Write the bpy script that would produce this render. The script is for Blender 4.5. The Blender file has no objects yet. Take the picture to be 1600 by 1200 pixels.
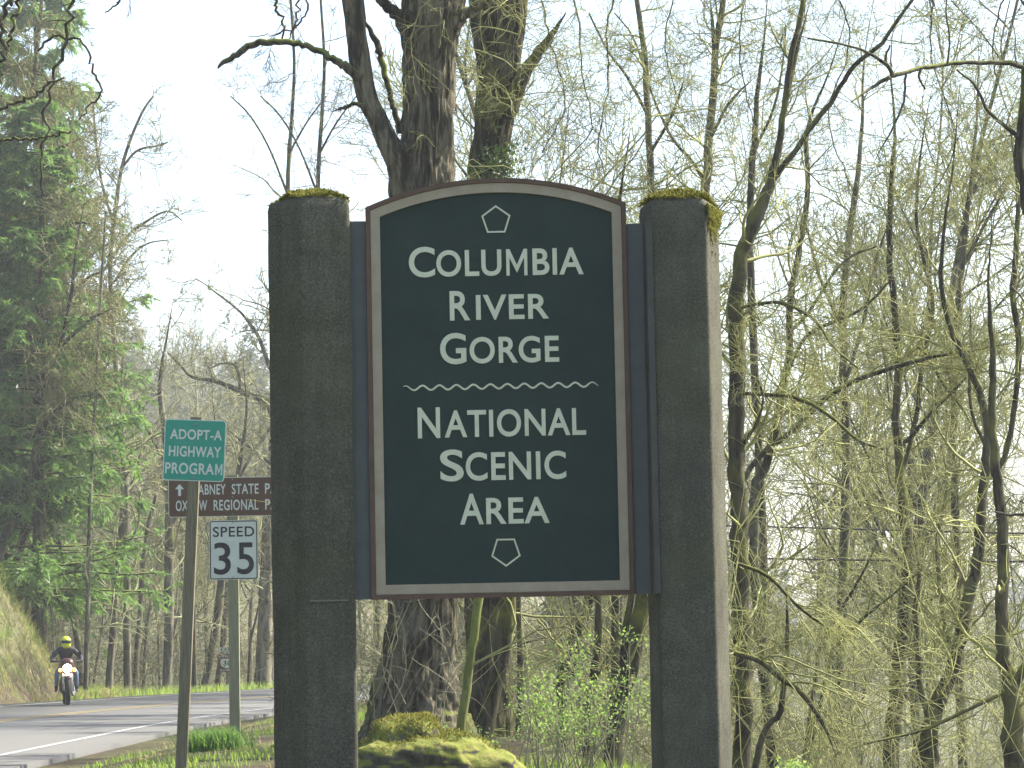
import bpy, math, random
import numpy as np
from mathutils import Vector, Matrix, Euler
R = math.radians
sc = bpy.context.scene
C = sc.collection
rng = np.random.default_rng(7)
random.seed(7)

# ------------------------------------------------------------------ camera
FPX = 4700.0; HOR = 1017.0; EYE = 1.6
PITCH = math.atan((HOR-600)/FPX); ROLL = R(1.15)
cam = bpy.data.cameras.new('camera'); camo = bpy.data.objects.new('camera', cam); C.objects.link(camo)
cam.sensor_width = 36; cam.lens = 36*FPX/1600; cam.clip_start = .1; cam.clip_end = 5000
camM = Matrix.Rotation(R(90)+PITCH, 3, 'X') @ Matrix.Rotation(-ROLL, 3, 'Z')
camo.matrix_world = Matrix.Translation((0,0,EYE)) @ camM.to_4x4()
sc.camera = camo
def P(px, py, Y):
    d = camM @ Vector((px-800, 600-py, -FPX))
    return np.array((d.x/d.y*Y, Y, EYE + d.z/d.y*Y))
def M_(Y): return Y/FPX*1.0           # metres per photo pixel at distance Y

# ------------------------------------------------------------------ sky, sun, exposure
AZ, EL = R(66), R(43)
w = bpy.data.worlds.new('World'); sc.world = w; w.use_nodes = True
nt = w.node_tree; bg = nt.nodes['Background']
sky = nt.nodes.new('ShaderNodeTexSky'); sky.sky_type = 'NISHITA'; sky.sun_disc = False
sky.sun_elevation = EL; sky.sun_rotation = AZ; sky.air_density = 1.0; sky.dust_density = 1.9; sky.ozone_density = 1.0
nt.links.new(sky.outputs[0], bg.inputs[0]); bg.inputs[1].default_value = .125
sl = bpy.data.lights.new('sun', 'SUN'); sl.energy = 5.0; sl.angle = R(.55); sl.color = (1, .94, .81)
so = bpy.data.objects.new('sun', sl); C.objects.link(so)
svec = Vector((math.sin(AZ)*math.cos(EL), math.cos(AZ)*math.cos(EL), math.sin(EL)))
so.rotation_euler = svec.to_track_quat('Z', 'Y').to_euler(); so.location = (30, 20, 60)
sc.view_settings.view_transform = 'Standard'; sc.view_settings.look = 'None'
sc.view_settings.exposure = 1.58; sc.view_settings.gamma = 1; sc.view_settings.use_curve_mapping = False

# ------------------------------------------------------------------ object helpers
def tag(o, label=None, cat=None, group=None, kind=None):
    if label: o['label'] = label
    if cat: o['category'] = cat
    if group: o['group'] = group
    if kind: o['kind'] = kind
    return o
def empty(name, loc, label, cat, group=None, rot=(0,0,0)):
    o = bpy.data.objects.new(name, None); C.objects.link(o); o.location = Vector(loc); o.rotation_euler = rot
    o.empty_display_size = .2
    return tag(o, label, cat, group)
def mesh_np(name, V, F, mats, mi=None, smooth=False):
    me = bpy.data.meshes.new(name)
    V = np.asarray(V, np.float32); F = np.asarray(F, np.int32); k = F.shape[1]
    me.vertices.add(len(V)); me.vertices.foreach_set('co', V.ravel())
    me.loops.add(F.size); me.loops.foreach_set('vertex_index', F.ravel())
    me.polygons.add(len(F)); me.polygons.foreach_set('loop_start', np.arange(len(F), dtype=np.int32)*k)
    if mi is not None: me.polygons.foreach_set('material_index', np.asarray(mi, np.int32))
    if smooth: me.polygons.foreach_set('use_smooth', np.ones(len(F), bool))
    for m in (mats if isinstance(mats, (list, tuple)) else [mats]): me.materials.append(m)
    me.update(calc_edges=True); me.validate()
    return me
def link(name, me, parent=None, loc=None, rot=None):
    o = bpy.data.objects.new(name, me); C.objects.link(o)
    if parent: o.parent = parent
    if loc is not None: o.location = Vector(loc)
    if rot is not None: o.rotation_euler = rot
    return o
class MB:
    """collects simple solids as python lists (mixed polygons)"""
    def __init__(s): s.v = []; s.f = []; s.m = []
    def add(s, vs, fs, m=0):
        n = len(s.v); s.v += [tuple(map(float, v)) for v in vs]; s.f += [tuple(i+n for i in f) for f in fs]; s.m += [m]*len(fs)
    def box(s, a, b, m=0):
        (x0,y0,z0),(x1,y1,z1) = a, b
        s.add([(x0,y0,z0),(x1,y0,z0),(x1,y1,z0),(x0,y1,z0),(x0,y0,z1),(x1,y0,z1),(x1,y1,z1),(x0,y1,z1)],
              [(0,3,2,1),(4,5,6,7),(0,1,5,4),(1,2,6,5),(2,3,7,6),(3,0,4,7)], m)
    def prism(s, poly, y0, y1, m=0):      # poly in xz, extruded along y (y0 front)
        n = len(poly)
        s.add([(x,y0,z) for x,z in poly]+[(x,y1,z) for x,z in poly],
              [tuple(range(n)), tuple(range(2*n-1, n-1, -1))]+[(i, i+n, (i+1)%n+n, (i+1)%n) for i in range(n)], m)
    def ring(s, outer, inner, y0, y1, m=0):  # frame between two xz outlines of equal count
        n = len(outer)
        vs = [(x,y0,z) for x,z in outer]+[(x,y0,z) for x,z in inner]+[(x,y1,z) for x,z in outer]+[(x,y1,z) for x,z in inner]
        fs = []
        for i in range(n):
            j = (i+1)%n
            fs += [(i,j,j+n,i+n), (i+2*n,i+3*n,j+3*n,j+2*n), (i,i+2*n,j+2*n,j), (i+n,j+n,j+3*n,i+3*n)]
        s.add(vs, fs, m)
    def tube(s, pts, rad, n=8, m=0, cap=True):
        pts = [Vector(p) for p in pts]; rad = rad if isinstance(rad, (list, tuple)) else [rad]*len(pts)
        vs = []; up = None
        for i, p in enumerate(pts):
            t = (pts[min(i+1, len(pts)-1)]-pts[max(i-1, 0)]).normalized()
            if up is None: up = t.orthogonal().normalized()
            up = (up - t*up.dot(t)).normalized(); b = t.cross(up)
            vs += [p + (up*math.cos(2*math.pi*k/n)+b*math.sin(2*math.pi*k/n))*rad[i] for k in range(n)]
        fs = [(i*n+k, i*n+(k+1)%n, (i+1)*n+(k+1)%n, (i+1)*n+k) for i in range(len(pts)-1) for k in range(n)]
        if cap: fs += [tuple(range(n))[::-1], tuple((len(pts)-1)*n+k for k in range(n))]
        s.add(vs, fs, m)
    def lathe(s, prof, axis='Z', c=(0,0,0), n=24, m=0):   # prof: (r, h)
        vs = []
        for r, h in prof:
            for k in range(n):
                a = 2*math.pi*k/n; u, v = r*math.cos(a), r*math.sin(a)
                p = (u,v,h) if axis == 'Z' else (h,u,v) if axis == 'X' else (u,h,v)
                vs.append((p[0]+c[0], p[1]+c[1], p[2]+c[2]))
        fs = [(i*n+k, i*n+(k+1)%n, (i+1)*n+(k+1)%n, (i+1)*n+k) for i in range(len(prof)-1) for k in range(n)]
        s.add(vs, fs, m)
    def build(s, name, mats, parent=None, loc=None, rot=None, smooth=False, bevel=0):
        me = bpy.data.meshes.new(name); me.from_pydata(s.v, [], s.f)
        for m in (mats if isinstance(mats, (list, tuple)) else [mats]): me.materials.append(m)
        for p, m in zip(me.polygons, s.m): p.material_index = m
        if smooth:
            for p in me.polygons: p.use_smooth = True
        me.update()
        o = link(name, me, parent, loc, rot)
        if bevel:
            b = o.modifiers.new('bevel', 'BEVEL'); b.width = bevel; b.segments = 2; b.limit_method = 'ANGLE'; b.angle_limit = R(40)
        return o

# ------------------------------------------------------------------ numpy noise
def _h(i, j, k):
    n = (i*374761393 + j*668265263 + k*2147483647) & 0xffffffff
    n = ((n ^ (n >> 13))*1274126177) & 0xffffffff
    return ((n ^ (n >> 16)) & 0xffff)/65535.0
def vnoise(p):
    p = np.asarray(p, float); i = np.floor(p).astype(np.int64); f = p-i; f = f*f*(3-2*f)
    x, y, z = i[...,0], i[...,1], i[...,2]; r = 0
    for a in (0,1):
        for b in (0,1):
            for c in (0,1):
                wgt = (f[...,0] if a else 1-f[...,0])*(f[...,1] if b else 1-f[...,1])*(f[...,2] if c else 1-f[...,2])
                r = r + wgt*_h(x+a, y+b, z+c)
    return r
def fbm(p, o=4):
    p = np.asarray(p, float); r = 0; a = .5; t = 0
    for _ in range(o): r = r + a*vnoise(p); t += a; p = p*2.03+17.3; a *= .5
    return r/t
def ss(a, b, x):
    t = np.clip((np.asarray(x, float)-a)/(b-a), 0, 1); return t*t*(3-2*t)

# ------------------------------------------------------------------ materials
def mat(name, base, rough=.8, spec=.3, metal=0):
    m = bpy.data.materials.new(name); m.use_nodes = True
    b = m.node_tree.nodes['Principled BSDF']
    b.inputs['Base Color'].default_value = (*base, 1); b.inputs['Roughness'].default_value = rough
    b.inputs['Specular IOR Level'].default_value = spec; b.inputs['Metallic'].default_value = metal
    m['b'] = 1
    return m
class G:
    def __init__(s, m): s.t = m.node_tree; s.b = s.t.nodes['Principled BSDF']
    def n(s, ty, **kw):
        x = s.t.nodes.new(ty)
        for k, v in kw.items(): setattr(x, k, v)
        return x
    def l(s, a, b): s.t.links.new(a, b)
    def coord(s, kind='Object', scale=(1,1,1)):
        c = s.n('ShaderNodeTexCoord'); mp = s.n('ShaderNodeMapping'); mp.inputs['Scale'].default_value = scale
        s.l(c.outputs[kind], mp.inputs[0]); return mp.outputs[0]
    def noise(s, vec, scale, detail=5, rough=.6, dist=0):
        x = s.n('ShaderNodeTexNoise'); x.inputs['Scale'].default_value = scale; x.inputs['Detail'].default_value = detail
        x.inputs['Roughness'].default_value = rough; x.inputs['Distortion'].default_value = dist
        if vec is not None: s.l(vec, x.inputs['Vector'])
        return x.outputs[0]
    def ramp(s, fac, stops):
        r = s.n('ShaderNodeValToRGB'); e = r.color_ramp.elements
        while len(e) < len(stops): e.new(.5)
        for q, (p, c) in zip(e, stops): q.position = p; q.color = (*c, 1) if len(c) == 3 else c
        s.l(fac, r.inputs[0]); return r.outputs[0]
    def mix(s, fac, a, b, mode='MIX'):
        x = s.n('ShaderNodeMix', data_type='RGBA', blend_type=mode)
        for sock, v in ((0, fac), (6, a), (7, b)):
            if isinstance(v, (int, float)): x.inputs[sock].default_value = v
            elif isinstance(v, tuple): x.inputs[sock].default_value = (*v, 1)
            else: s.l(v, x.inputs[sock])
        return x.outputs[2]
    def math(s, op, a, b=0.0, clamp=False):
        x = s.n('ShaderNodeMath', operation=op, use_clamp=clamp)
        for i, v in ((0, a), (1, b)):
            if isinstance(v, (int, float)): x.inputs[i].default_value = v
            else: s.l(v, x.inputs[i])
        return x.outputs[0]
    def up(s):
        g = s.n('ShaderNodeNewGeometry'); x = s.n('ShaderNodeSeparateXYZ'); s.l(g.outputs['Normal'], x.inputs[0]); return x.outputs['Z']
    def bump(s, h, strength=.4, dist=.01):
        x = s.n('ShaderNodeBump'); x.inputs['Strength'].default_value = strength; x.inputs['Distance'].default_value = dist
        s.l(h, x.inputs['Height']); s.l(x.outputs[0], s.b.inputs['Normal'])
    def col(s, c): s.l(c, s.b.inputs['Base Color'])
    def translucent(s, color, fac=.5):
        out = s.t.nodes['Material Output']; tr = s.n('ShaderNodeBsdfTranslucent'); mx = s.n('ShaderNodeMixShader')
        if isinstance(color, tuple): tr.inputs[0].default_value = (*color, 1)
        else: s.l(color, tr.inputs[0])
        mx.inputs[0].default_value = fac
        s.l(s.b.outputs[0], mx.inputs[1]); s.l(tr.outputs[0], mx.inputs[2]); s.l(mx.outputs[0], out.inputs[0])
B3 = lambda *c: tuple(c)

def m_bark(name, c0, c1, moss=(.16,.18,.035), mossamt=.3, scale=9, bump=.6):
    m = mat(name, c0, .9, .15); g = G(m); v = g.coord('Object', (1,1,.18))
    n1 = g.noise(v, scale, 7, .7, .4); n2 = g.noise(g.coord('Object'), 1.7, 4, .6)
    c = g.ramp(n1, [(.34, tuple(x*.6 for x in c0)), (.45, c0), (.56, c1), (.75, tuple(min(1, x*1.4) for x in c1))])
    f = g.math('ADD', g.math('MULTIPLY', g.up(), .28), n2)
    fm = g.ramp(f, [(.62-mossamt*.35, B3(0,0,0)), (.8-mossamt*.35, B3(1,1,1))])
    mc = g.mix(g.noise(g.coord('Object'), 22, 3), tuple(x*.55 for x in moss), tuple(x*1.3 for x in moss))
    g.col(g.mix(fm, c, mc)); g.bump(n1, bump, .03)
    return m
bark_big = m_bark('furrowed_bark', (.045,.039,.026), (.145,.128,.087), mossamt=.05, scale=13, bump=1.)
bark_grey = m_bark('grey_bark', (.032,.029,.019), (.105,.097,.066), mossamt=.22, bump=1.)
bark_moss = m_bark('mossy_bark', (.022,.020,.012), (.072,.066,.040), moss=(.13,.135,.03), mossamt=.36, bump=1.)
bark_green = m_bark('green_pole_bark', (.07,.075,.025), (.16,.17,.06), moss=(.17,.19,.045), mossamt=.6, bump=.6)
bark_dead = m_bark('dead_limb_bark', (.028,.025,.017), (.082,.073,.050), mossamt=.3)
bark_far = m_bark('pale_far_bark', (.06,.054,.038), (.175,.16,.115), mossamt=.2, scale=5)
def m_twig(name, a, b, c):
    m = mat(name, a, .75, .25); g = G(m); n = g.noise(g.coord('Object'), 1.3, 5, .7)
    g.col(g.ramp(n, [(.32, a), (.5, b), (.68, c)])); return m
twig_moss = m_twig('mossy_twigs', (.10,.10,.04), (.25,.255,.09), (.38,.385,.13))
twig_grey = m_twig('grey_twigs', (.10,.092,.06), (.21,.20,.13), (.30,.295,.17))
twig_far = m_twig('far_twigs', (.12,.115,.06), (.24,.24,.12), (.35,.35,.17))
twig_dark = m_twig('dark_twigs', (.04,.036,.026), (.075,.068,.042), (.13,.13,.06))
twig_bush = m_twig('thicket_canes', (.05,.046,.027), (.135,.13,.068), (.26,.265,.11))
def m_leaf(name, a, b, tr, fac=.5, rough=.55):
    m = mat(name, a, rough, .3); g = G(m); n = g.noise(g.coord('Object'), 3.1, 4, .7)
    c = g.ramp(n, [(.35, a), (.65, b)]); g.col(c); g.translucent(tr, fac); return m
needle = m_leaf('fir_needles', (.055,.115,.032), (.17,.26,.065), (.20,.36,.07), .45)
needle_far = m_leaf('far_fir_needles', (.03,.055,.03), (.06,.09,.04), (.07,.11,.04), .3)
leaf_bud = m_leaf('budding_leaves', (.14,.22,.05), (.24,.33,.09), (.30,.46,.10), .5)
leaf_ivy = m_leaf('ivy_leaves', (.025,.05,.018), (.06,.1,.03), (.08,.14,.03), .3, .35)
leaf_olive = m_leaf('olive_lichen', (.19,.185,.075), (.31,.30,.12), (.33,.32,.11), .35)
grass_m = m_leaf('grass_blades', (.10,.17,.035), (.20,.27,.06), (.30,.42,.07), .5)
drygrass_m = m_leaf('dry_grass', (.20,.19,.08), (.34,.30,.14), (.34,.33,.12), .4)
moss_m = m_leaf('moss_tufts', (.14,.15,.022), (.31,.28,.05), (.26,.28,.04), .3, .9)

def m_ground():
    m = mat('verge_soil', (.1,.08,.05), .95, .1); g = G(m); v = g.coord('Object')
    n1 = g.noise(v, .55, 6, .65); n2 = g.noise(v, 9, 6, .7); n3 = g.noise(v, 60, 3, .6)
    soil = g.ramp(n2, [(.3, (.035,.026,.018)), (.55, (.085,.065,.045)), (.75, (.17,.135,.09))])
    gr = g.ramp(n2, [(.3, (.05,.06,.022)), (.7, (.12,.135,.05))])
    g.col(g.mix(g.ramp(n1, [(.44, B3(0,0,0)), (.58, B3(1,1,1))]), soil, gr)); g.bump(g.math('ADD', n2, g.math('MULTIPLY', n3, .4)), .9, .05)
    return m
ground_m = m_ground()
def m_wood_floor():
    m = mat('forest_floor', (.1,.08,.05), .95, .1); g = G(m); v = g.coord('Object')
    n1 = g.noise(v, .09, 8, .7); n2 = g.noise(v, 1.8, 6, .75)
    a = g.ramp(n2, [(.3, (.085,.075,.042)), (.5, (.17,.15,.085)), (.7, (.24,.22,.12))]); b = g.ramp(n2, [(.3, (.06,.08,.035)), (.7, (.13,.15,.06))])
    g.col(g.mix(g.ramp(n1, [(.42, B3(0,0,0)), (.6, B3(1,1,1))]), a, b)); g.bump(n2, 1, .3)
    return m
floor_m = m_wood_floor()
def m_asphalt():
    m = mat('asphalt', (.12,.12,.12), .85, .35); g = G(m); v = g.coord('Object')
    n1 = g.noise(v, 90, 3, .7); n2 = g.noise(g.coord('Object', (1,.12,1)), .9, 5, .6)
    a = g.ramp(n1, [(.3, (.06,.061,.059)), (.7, (.10,.10,.097))]); g.col(g.mix(g.math('MULTIPLY', n2, .55), a, (.125,.122,.115))); g.bump(n1, .5, .004)
    return m
asphalt = m_asphalt()
def m_paint(name, c, wear=.46):
    m = mat(name, c, .6); g = G(m); n = g.noise(g.coord('Object'), 14, 6, .75)
    g.col(g.mix(g.ramp(n, [(wear-.06, B3(0,0,0)), (wear+.03, B3(1,1,1))]), (.09,.09,.088), c)); return m
white_paint = m_paint('white_road_paint', (.36,.36,.34)); yellow_paint = m_paint('yellow_road_paint', (.32,.24,.08))
def m_concrete():
    m = mat('weathered_concrete', (.12,.11,.09), .92, .15); g = G(m)
    v = g.coord('Object'); vs = g.coord('Object', (6,6,.45))
    st = g.noise(vs, 1.6, 6, .7, .3); fine = g.noise(v, 105, 4, .8); blot = g.noise(v, 4.5, 7, .72); lich = g.noise(v, 26, 4, .65)
    c = g.ramp(blot, [(.3, (.074,.070,.050)), (.5, (.106,.102,.074)), (.72, (.148,.145,.108))])
    c = g.mix(g.ramp(st, [(.42, B3(0,0,0)), (.66, B3(.5,.5,.5))]), c, (.05,.052,.042))
    c = g.mix(g.ramp(lich, [(.66, B3(0,0,0)), (.74, B3(.55,.55,.55))]), c, (.27,.27,.21))
    c = g.mix(g.ramp(fine, [(.36, B3(.8,.8,.8)), (.5, B3(0,0,0))]), c, (.03,.028,.023))
    c = g.mix(g.ramp(fine, [(.56, B3(0,0,0)), (.68, B3(.6,.6,.6))]), c, (.24,.235,.19))
    # green-brown algae in broad patches
    c = g.mix(g.ramp(g.noise(v, 1.3, 3, .5), [(.5, B3(0,0,0)), (.7, B3(.45,.45,.45))]), c, (.09,.098,.05))
    g.col(c); g.bump(g.math('ADD', fine, g.math('MULTIPLY', lich, .8)), .9, .008); return m
concrete = m_concrete()
concrete_line = mat('concrete_form_joint', (.15,.145,.12), .9, .1)
def m_soft(name, a, b, scale=6, rough=.6, spec=.3, bump=0, stretch=(1,1,1)):
    m = mat(name, a, rough, spec); g = G(m); n = g.noise(g.coord('Object', stretch), scale, 6, .7)
    g.col(g.ramp(n, [(.3, a), (.7, b)]))
    if bump: g.bump(n, bump, .01)
    return m
sign_green = m_soft('dark_green_paint', (.021,.036,.031), (.029,.046,.039), 5, .7, .15)
sign_tan = m_soft('tan_border_paint', (.28,.235,.16), (.36,.31,.22), 9, .7)
sign_rust = m_soft('rust_brown_trim', (.085,.052,.034), (.13,.082,.055), 12, .7)
steel = m_soft('grey_green_steel', (.082,.094,.086), (.11,.122,.112), 7, .5, .4)
steel_dark = m_soft('dark_steel', (.035,.038,.032), (.06,.063,.052), 9, .6, .4)
cream = m_soft('cream_lettering', (.50,.52,.37), (.62,.64,.47), 14, .6)
wood_post = m_soft('weathered_post_wood', (.11,.10,.06), (.22,.20,.13), 12, .85, .15, .5, (5,5,.35))
wood_post_g = m_soft('greenish_post_wood', (.17,.17,.10), (.27,.265,.165), 12, .85, .15, .5, (5,5,.35))
alu_green = m_soft('teal_green_sheeting', (.010,.25,.165), (.015,.29,.195), 8, .45, .4)
alu_white = m_soft('white_sheeting', (.48,.52,.44), (.58,.61,.53), 7, .5, .4)
alu_brown = m_soft('brown_sheeting', (.075,.036,.016), (.10,.050,.023), 8, .5, .4)
letter_w = m_soft('reflective_white_letters', (.50,.55,.47), (.60,.64,.56), 12, .5)
letter_k = mat('black_letters', (.015,.016,.016), .5)
bolt_m = mat('galvanised_bolt', (.2,.2,.19), .4, .5, .6)
rock_m = mat('mossy_rock', (.1,.1,.09), .95, .1)
_g = G(rock_m); _v = _g.coord('Object'); _n = _g.noise(_v, 7, 7, .7); _n2 = _g.noise(_v, 2.4, 5, .65)
_f = _g.ramp(_g.math('ADD', _g.math('MULTIPLY', _g.up(), .55), _n2), [(.52, B3(0,0,0)), (.72, B3(1,1,1))])
_g.col(_g.mix(_f, _g.ramp(_n, [(.3, (.03,.028,.022)), (.7, (.13,.12,.10))]), _g.ramp(_n, [(.3, (.08,.095,.02)), (.52, (.165,.18,.04)), (.72, (.22,.19,.075))])))
_g.bump(_n, .9, .04)
tyre = mat('tyre_rubber', (.02,.02,.02), .85); chrome = mat('fork_metal', (.55,.55,.55), .25, .5, .9); black_pl = mat('black_plastic', (.02,.02,.022), .45)
bike_orange = mat('dark_fairing', (.06,.018,.012), .35, .5); jacket = m_soft('dark_jacket', (.018,.017,.02), (.035,.033,.036), 20, .55, .3, .3)
jeans = m_soft('blue_jeans', (.10,.15,.24), (.17,.24,.36), 30, .9, .1, .2); helmet_m = mat('yellow_helmet', (.62,.68,.02), .25, .5); visor_m = mat('dark_visor', (.012,.014,.02), .1, .6)
boot_m = mat('boot_leather', (.05,.04,.035), .6); wire_m = mat('cable_black', (.012,.012,.012), .5)
lamp_m = mat('headlamp_lit', (1,1,1), .3); lamp_m.node_tree.nodes['Principled BSDF'].inputs['Emission Color'].default_value = (1,.86,.66,1); lamp_m.node_tree.nodes['Principled BSDF'].inputs['Emission Strength'].default_value = 45
amber_m = mat('amber_lamp', (.8,.25,.03), .3); amber_m.node_tree.nodes['Principled BSDF'].inputs['Emission Color'].default_value = (1,.3,.04,1); amber_m.node_tree.nodes['Principled BSDF'].inputs['Emission Strength'].default_value = 5

# ------------------------------------------------------------------ terrain
RZ = .37
def road_c(s):       # centre line by arc length (s = y until the bend)
    s = np.asarray(s, float); r = 190.0; t = np.clip(s-52, 0, None)/r
    x = -10.3 + r*(1-np.cos(t)); y = np.where(s < 52, s, 52 + r*np.sin(t)); return x, y, t
def road_d(x, y):    # signed distance to the centre line (+ = right)
    x = np.asarray(x, float); y = np.asarray(y, float)
    d1 = x+10.3; d2 = 190.0-np.hypot(x-(190-10.3), y-52)
    return np.where(y < 52, d1, d2)
def ht(x, y):
    x = np.asarray(x, float); y = np.asarray(y, float)
    z = .45*ss(4, 24, y) + .07*(fbm(np.stack([x*.5, y*.5, 0*x], -1), 3)-.5)
    z = z + .14*ss(26, 38, y)*ss(-6.2, -3, x)
    # fall to the river on the right
    xe = np.interp(y, [0, 14, 26, 40, 60, 110], [7, 5.5, 1.4, -.6, -2.2, -1.5])
    s = np.clip(x-xe, 0, None)*ss(12, 24, y)
    z = z - np.minimum(s*.42, 9)*1.0
    # far side of the valley
    z = z + ss(230, 560, y)*ss(-20, 60, x+0*y)*(10.5+5*fbm(np.stack([x*.01, y*.01, 0*x+3], -1), 3)) *ss(-60, 30, x)
    # hill ahead on the left
    z = z + ss(120, 330, y)*(1-ss(-35, 25, x))*(23+.10*np.clip(-x-25, 0, 120)+10*(fbm(np.stack([x*.02, y*.02, 0*x+9], -1), 3)-.5))
    z = z + 34*ss(420, 800, y)*(1-ss(-60, 30, x))*0
    # cut bank on the left of the road
    foot = np.interp(y, [60, 70, 80, 86, 90, 96, 110, 150, 300], [-15.2, -14.4, -13.3, -12.9, -13.3, -14.6, -19, -32, -60])
    b = np.clip(foot-x, 0, None)
    bn = .55*(fbm(np.stack([x*.8, y*.5, z*0], -1), 4)-.5)*ss(0, 1, b)
    z = z + np.minimum(b*1.75, 3.4+.42*b) + bn*2
    d = road_d(x, y); wr = np.where(d < 0, 1-ss(4.5, 5.3, -d), 1-ss(4.7, 6.6, d))*(1-ss(2, 8, x))
    return z*(1-wr) + (RZ-.07+.018*(3.4-np.clip(d, -6, 6)))*wr
def hz(x, y): return float(ht(np.array([x]), np.array([y]))[0])
xs = np.unique(np.concatenate([np.arange(-24, 8, .35), np.arange(8, 40, 1.5), np.arange(-70, -24, 1.5), np.arange(-400, -70, 11), np.arange(40, 400, 11)]))
ys = np.unique(np.concatenate([np.arange(-30, 18, 2.), np.arange(18, 48, .35), np.arange(48, 110, .8), np.arange(110, 200, 3), np.arange(200, 620, 9), np.arange(620, 1400, 45)]))
X, Y = np.meshgrid(xs, ys); Z = ht(X, Y)
def grid_mesh(name, X, Y, Z, mats, mif=None):
    ny, nx = X.shape; V = np.stack([X, Y, Z], -1).reshape(-1, 3); i = np.arange(nx*ny).reshape(ny, nx)
    F = np.stack([i[:-1,:-1], i[:-1,1:], i[1:,1:], i[1:,:-1]], -1).reshape(-1, 4)
    mi = None if mif is None else mif(V[F].mean(1))
    return mesh_np(name, V, F, mats, mi, True)
def gmi(c): return ((c[:,1] > 88) | (c[:,0] > ht(c[:,0]*0+3, c[:,1])*0+2.6) | (c[:,0] < -14)).astype(int)
tag(link('ground', grid_mesh('ground', X, Y, Z, [ground_m, floor_m], gmi)), 'muddy verge and wooded slopes around the road', None, None, 'structure')
def ribbon(name, d0, d1, s0, s1, z, m, step=1.5, skirt=0):
    s = np.arange(s0, s1+.01, step); x, y, t = road_c(s); nx, ny = np.cos(t), -np.sin(t)
    rows = [(d0, z-skirt), (d0, z), (d1, z), (d1, z-skirt)] if skirt else [(d0, z), (d1, z)]
    rows = [(d_, z_+.018*(3.4-d_)) for d_, z_ in rows]
    V = np.stack([np.stack([x+nx*d, y+ny*d, 0*x+h], -1) for d, h in rows], 0); n = len(s); k = len(rows)
    i = np.arange(k*n).reshape(k, n); F = np.stack([i[:-1,:-1], i[1:,:-1], i[1:,1:], i[:-1,1:]], -1).reshape(-1, 4)
    return mesh_np(name, V.reshape(-1, 3), F, m)
road = tag(link('road', ribbon('road', -4.3, 4.35, -30, 118, RZ, asphalt, 1.5, .12)), 'two lane asphalt road bending right', None, None, 'structure')
link('edge_line', ribbon('edge_line', 3.42, 3.55, -30, 118, RZ+.005, white_paint), road)
link('edge_line', ribbon('edge_line', -3.65, -3.52, -30, 118, RZ+.005, white_paint), road)
link('centre_line', ribbon('centre_line', .07, .18, -30, 118, RZ+.005, yellow_paint), road)
link('centre_line', ribbon('centre_line', -.18, -.07, -30, 118, RZ+.005, yellow_paint), road)

# ------------------------------------------------------------------ tube / strand engine
def nrm(a): return a/np.maximum(np.linalg.norm(a, axis=-1, keepdims=True), 1e-9)
def grow(S, D, L, Rr, K, wig=.2, up=0., taper=.35, upend=None):
    N = len(S); pts = np.empty((N, K, 3)); pts[:,0] = S; d = nrm(D); st = (L/(K-1))[:,None]; drift = rng.normal(0, wig*.4, (N, 3))
    for k in range(1, K):
        u = up if upend is None else up+(upend-up)*k/(K-1)
        d = nrm(d + rng.normal(0, wig, (N, 3)) + drift + np.array([0, 0, u]))
        pts[:,k] = pts[:,k-1]+d*st
    t = np.linspace(0, 1, K)[None,:]
    return pts, Rr[:,None]*(1-(1-taper)*t)
def spawn(pts, rad, n, t0=.2, t1=1., ang=(35,75), lf=(.4,.8), rf=(.45,.7), L=None):
    N, K, _ = pts.shape
    if L is None: L = np.linalg.norm(np.diff(pts, axis=1), axis=2).sum(1)
    cnt = rng.poisson(n*np.ones(N)) if np.isscalar(n) else rng.poisson(n)
    idx = np.repeat(np.arange(N), cnt); T = len(idx)
    t = rng.uniform(t0, t1, T); q = t*(K-1); i = np.minimum(q.astype(int), K-2); f = (q-i)[:,None]
    a, b = pts[idx, i], pts[idx, i+1]; S = a*(1-f)+b*f; tan = nrm(b-a)
    rr = rad[idx, i]*(1-f[:,0])+rad[idx, i+1]*f[:,0]
    pr = nrm(np.cross(tan, rng.normal(0, 1, (T, 3)))); an = np.radians(rng.uniform(*ang, T))[:,None]
    D = tan*np.cos(an)+pr*np.sin(an)
    Lc = L[idx]*rng.uniform(*lf, T)*(1.05-.5*t); return S, D, Lc, rr*rng.uniform(*rf, T)
def tubes(pts, rad, s):
    N, K, _ = pts.shape
    tan = np.empty_like(pts); tan[:,1:-1] = pts[:,2:]-pts[:,:-2]; tan[:,0] = pts[:,1]-pts[:,0]; tan[:,-1] = pts[:,-1]-pts[:,-2]; tan = nrm(tan)
    ref = nrm(np.cross(nrm(pts[:,-1]-pts[:,0]), np.tile([[.577,.577,-.577]], (N,1))+rng.normal(0,.2,(N,3))))[:,None,:]
    u = nrm(ref - tan*(ref*tan).sum(-1, keepdims=True)); v = np.cross(tan, u)
    a = np.arange(s)*2*np.pi/s; r = rad[...,None,None]
    V = pts[:,:,None,:] + r*(u[:,:,None,:]*np.cos(a)[:,None] + v[:,:,None,:]*np.sin(a)[:,None])
    i = np.arange(N*K*s).reshape(N, K, s); j = np.roll(i, -1, axis=2)
    F = np.stack([i[:,:-1], j[:,:-1], j[:,1:], i[:,1:]], -1).reshape(-1, 4)
    return V.reshape(-1, 3), F
def join(parts):
    Vs, Fs, n = [], [], 0
    for V, F in parts:
        if len(V) == 0: continue
        Vs.append(V); Fs.append(F+n); n += len(V)
    return np.concatenate(Vs), np.concatenate(Fs)
TRIS = 0
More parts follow.
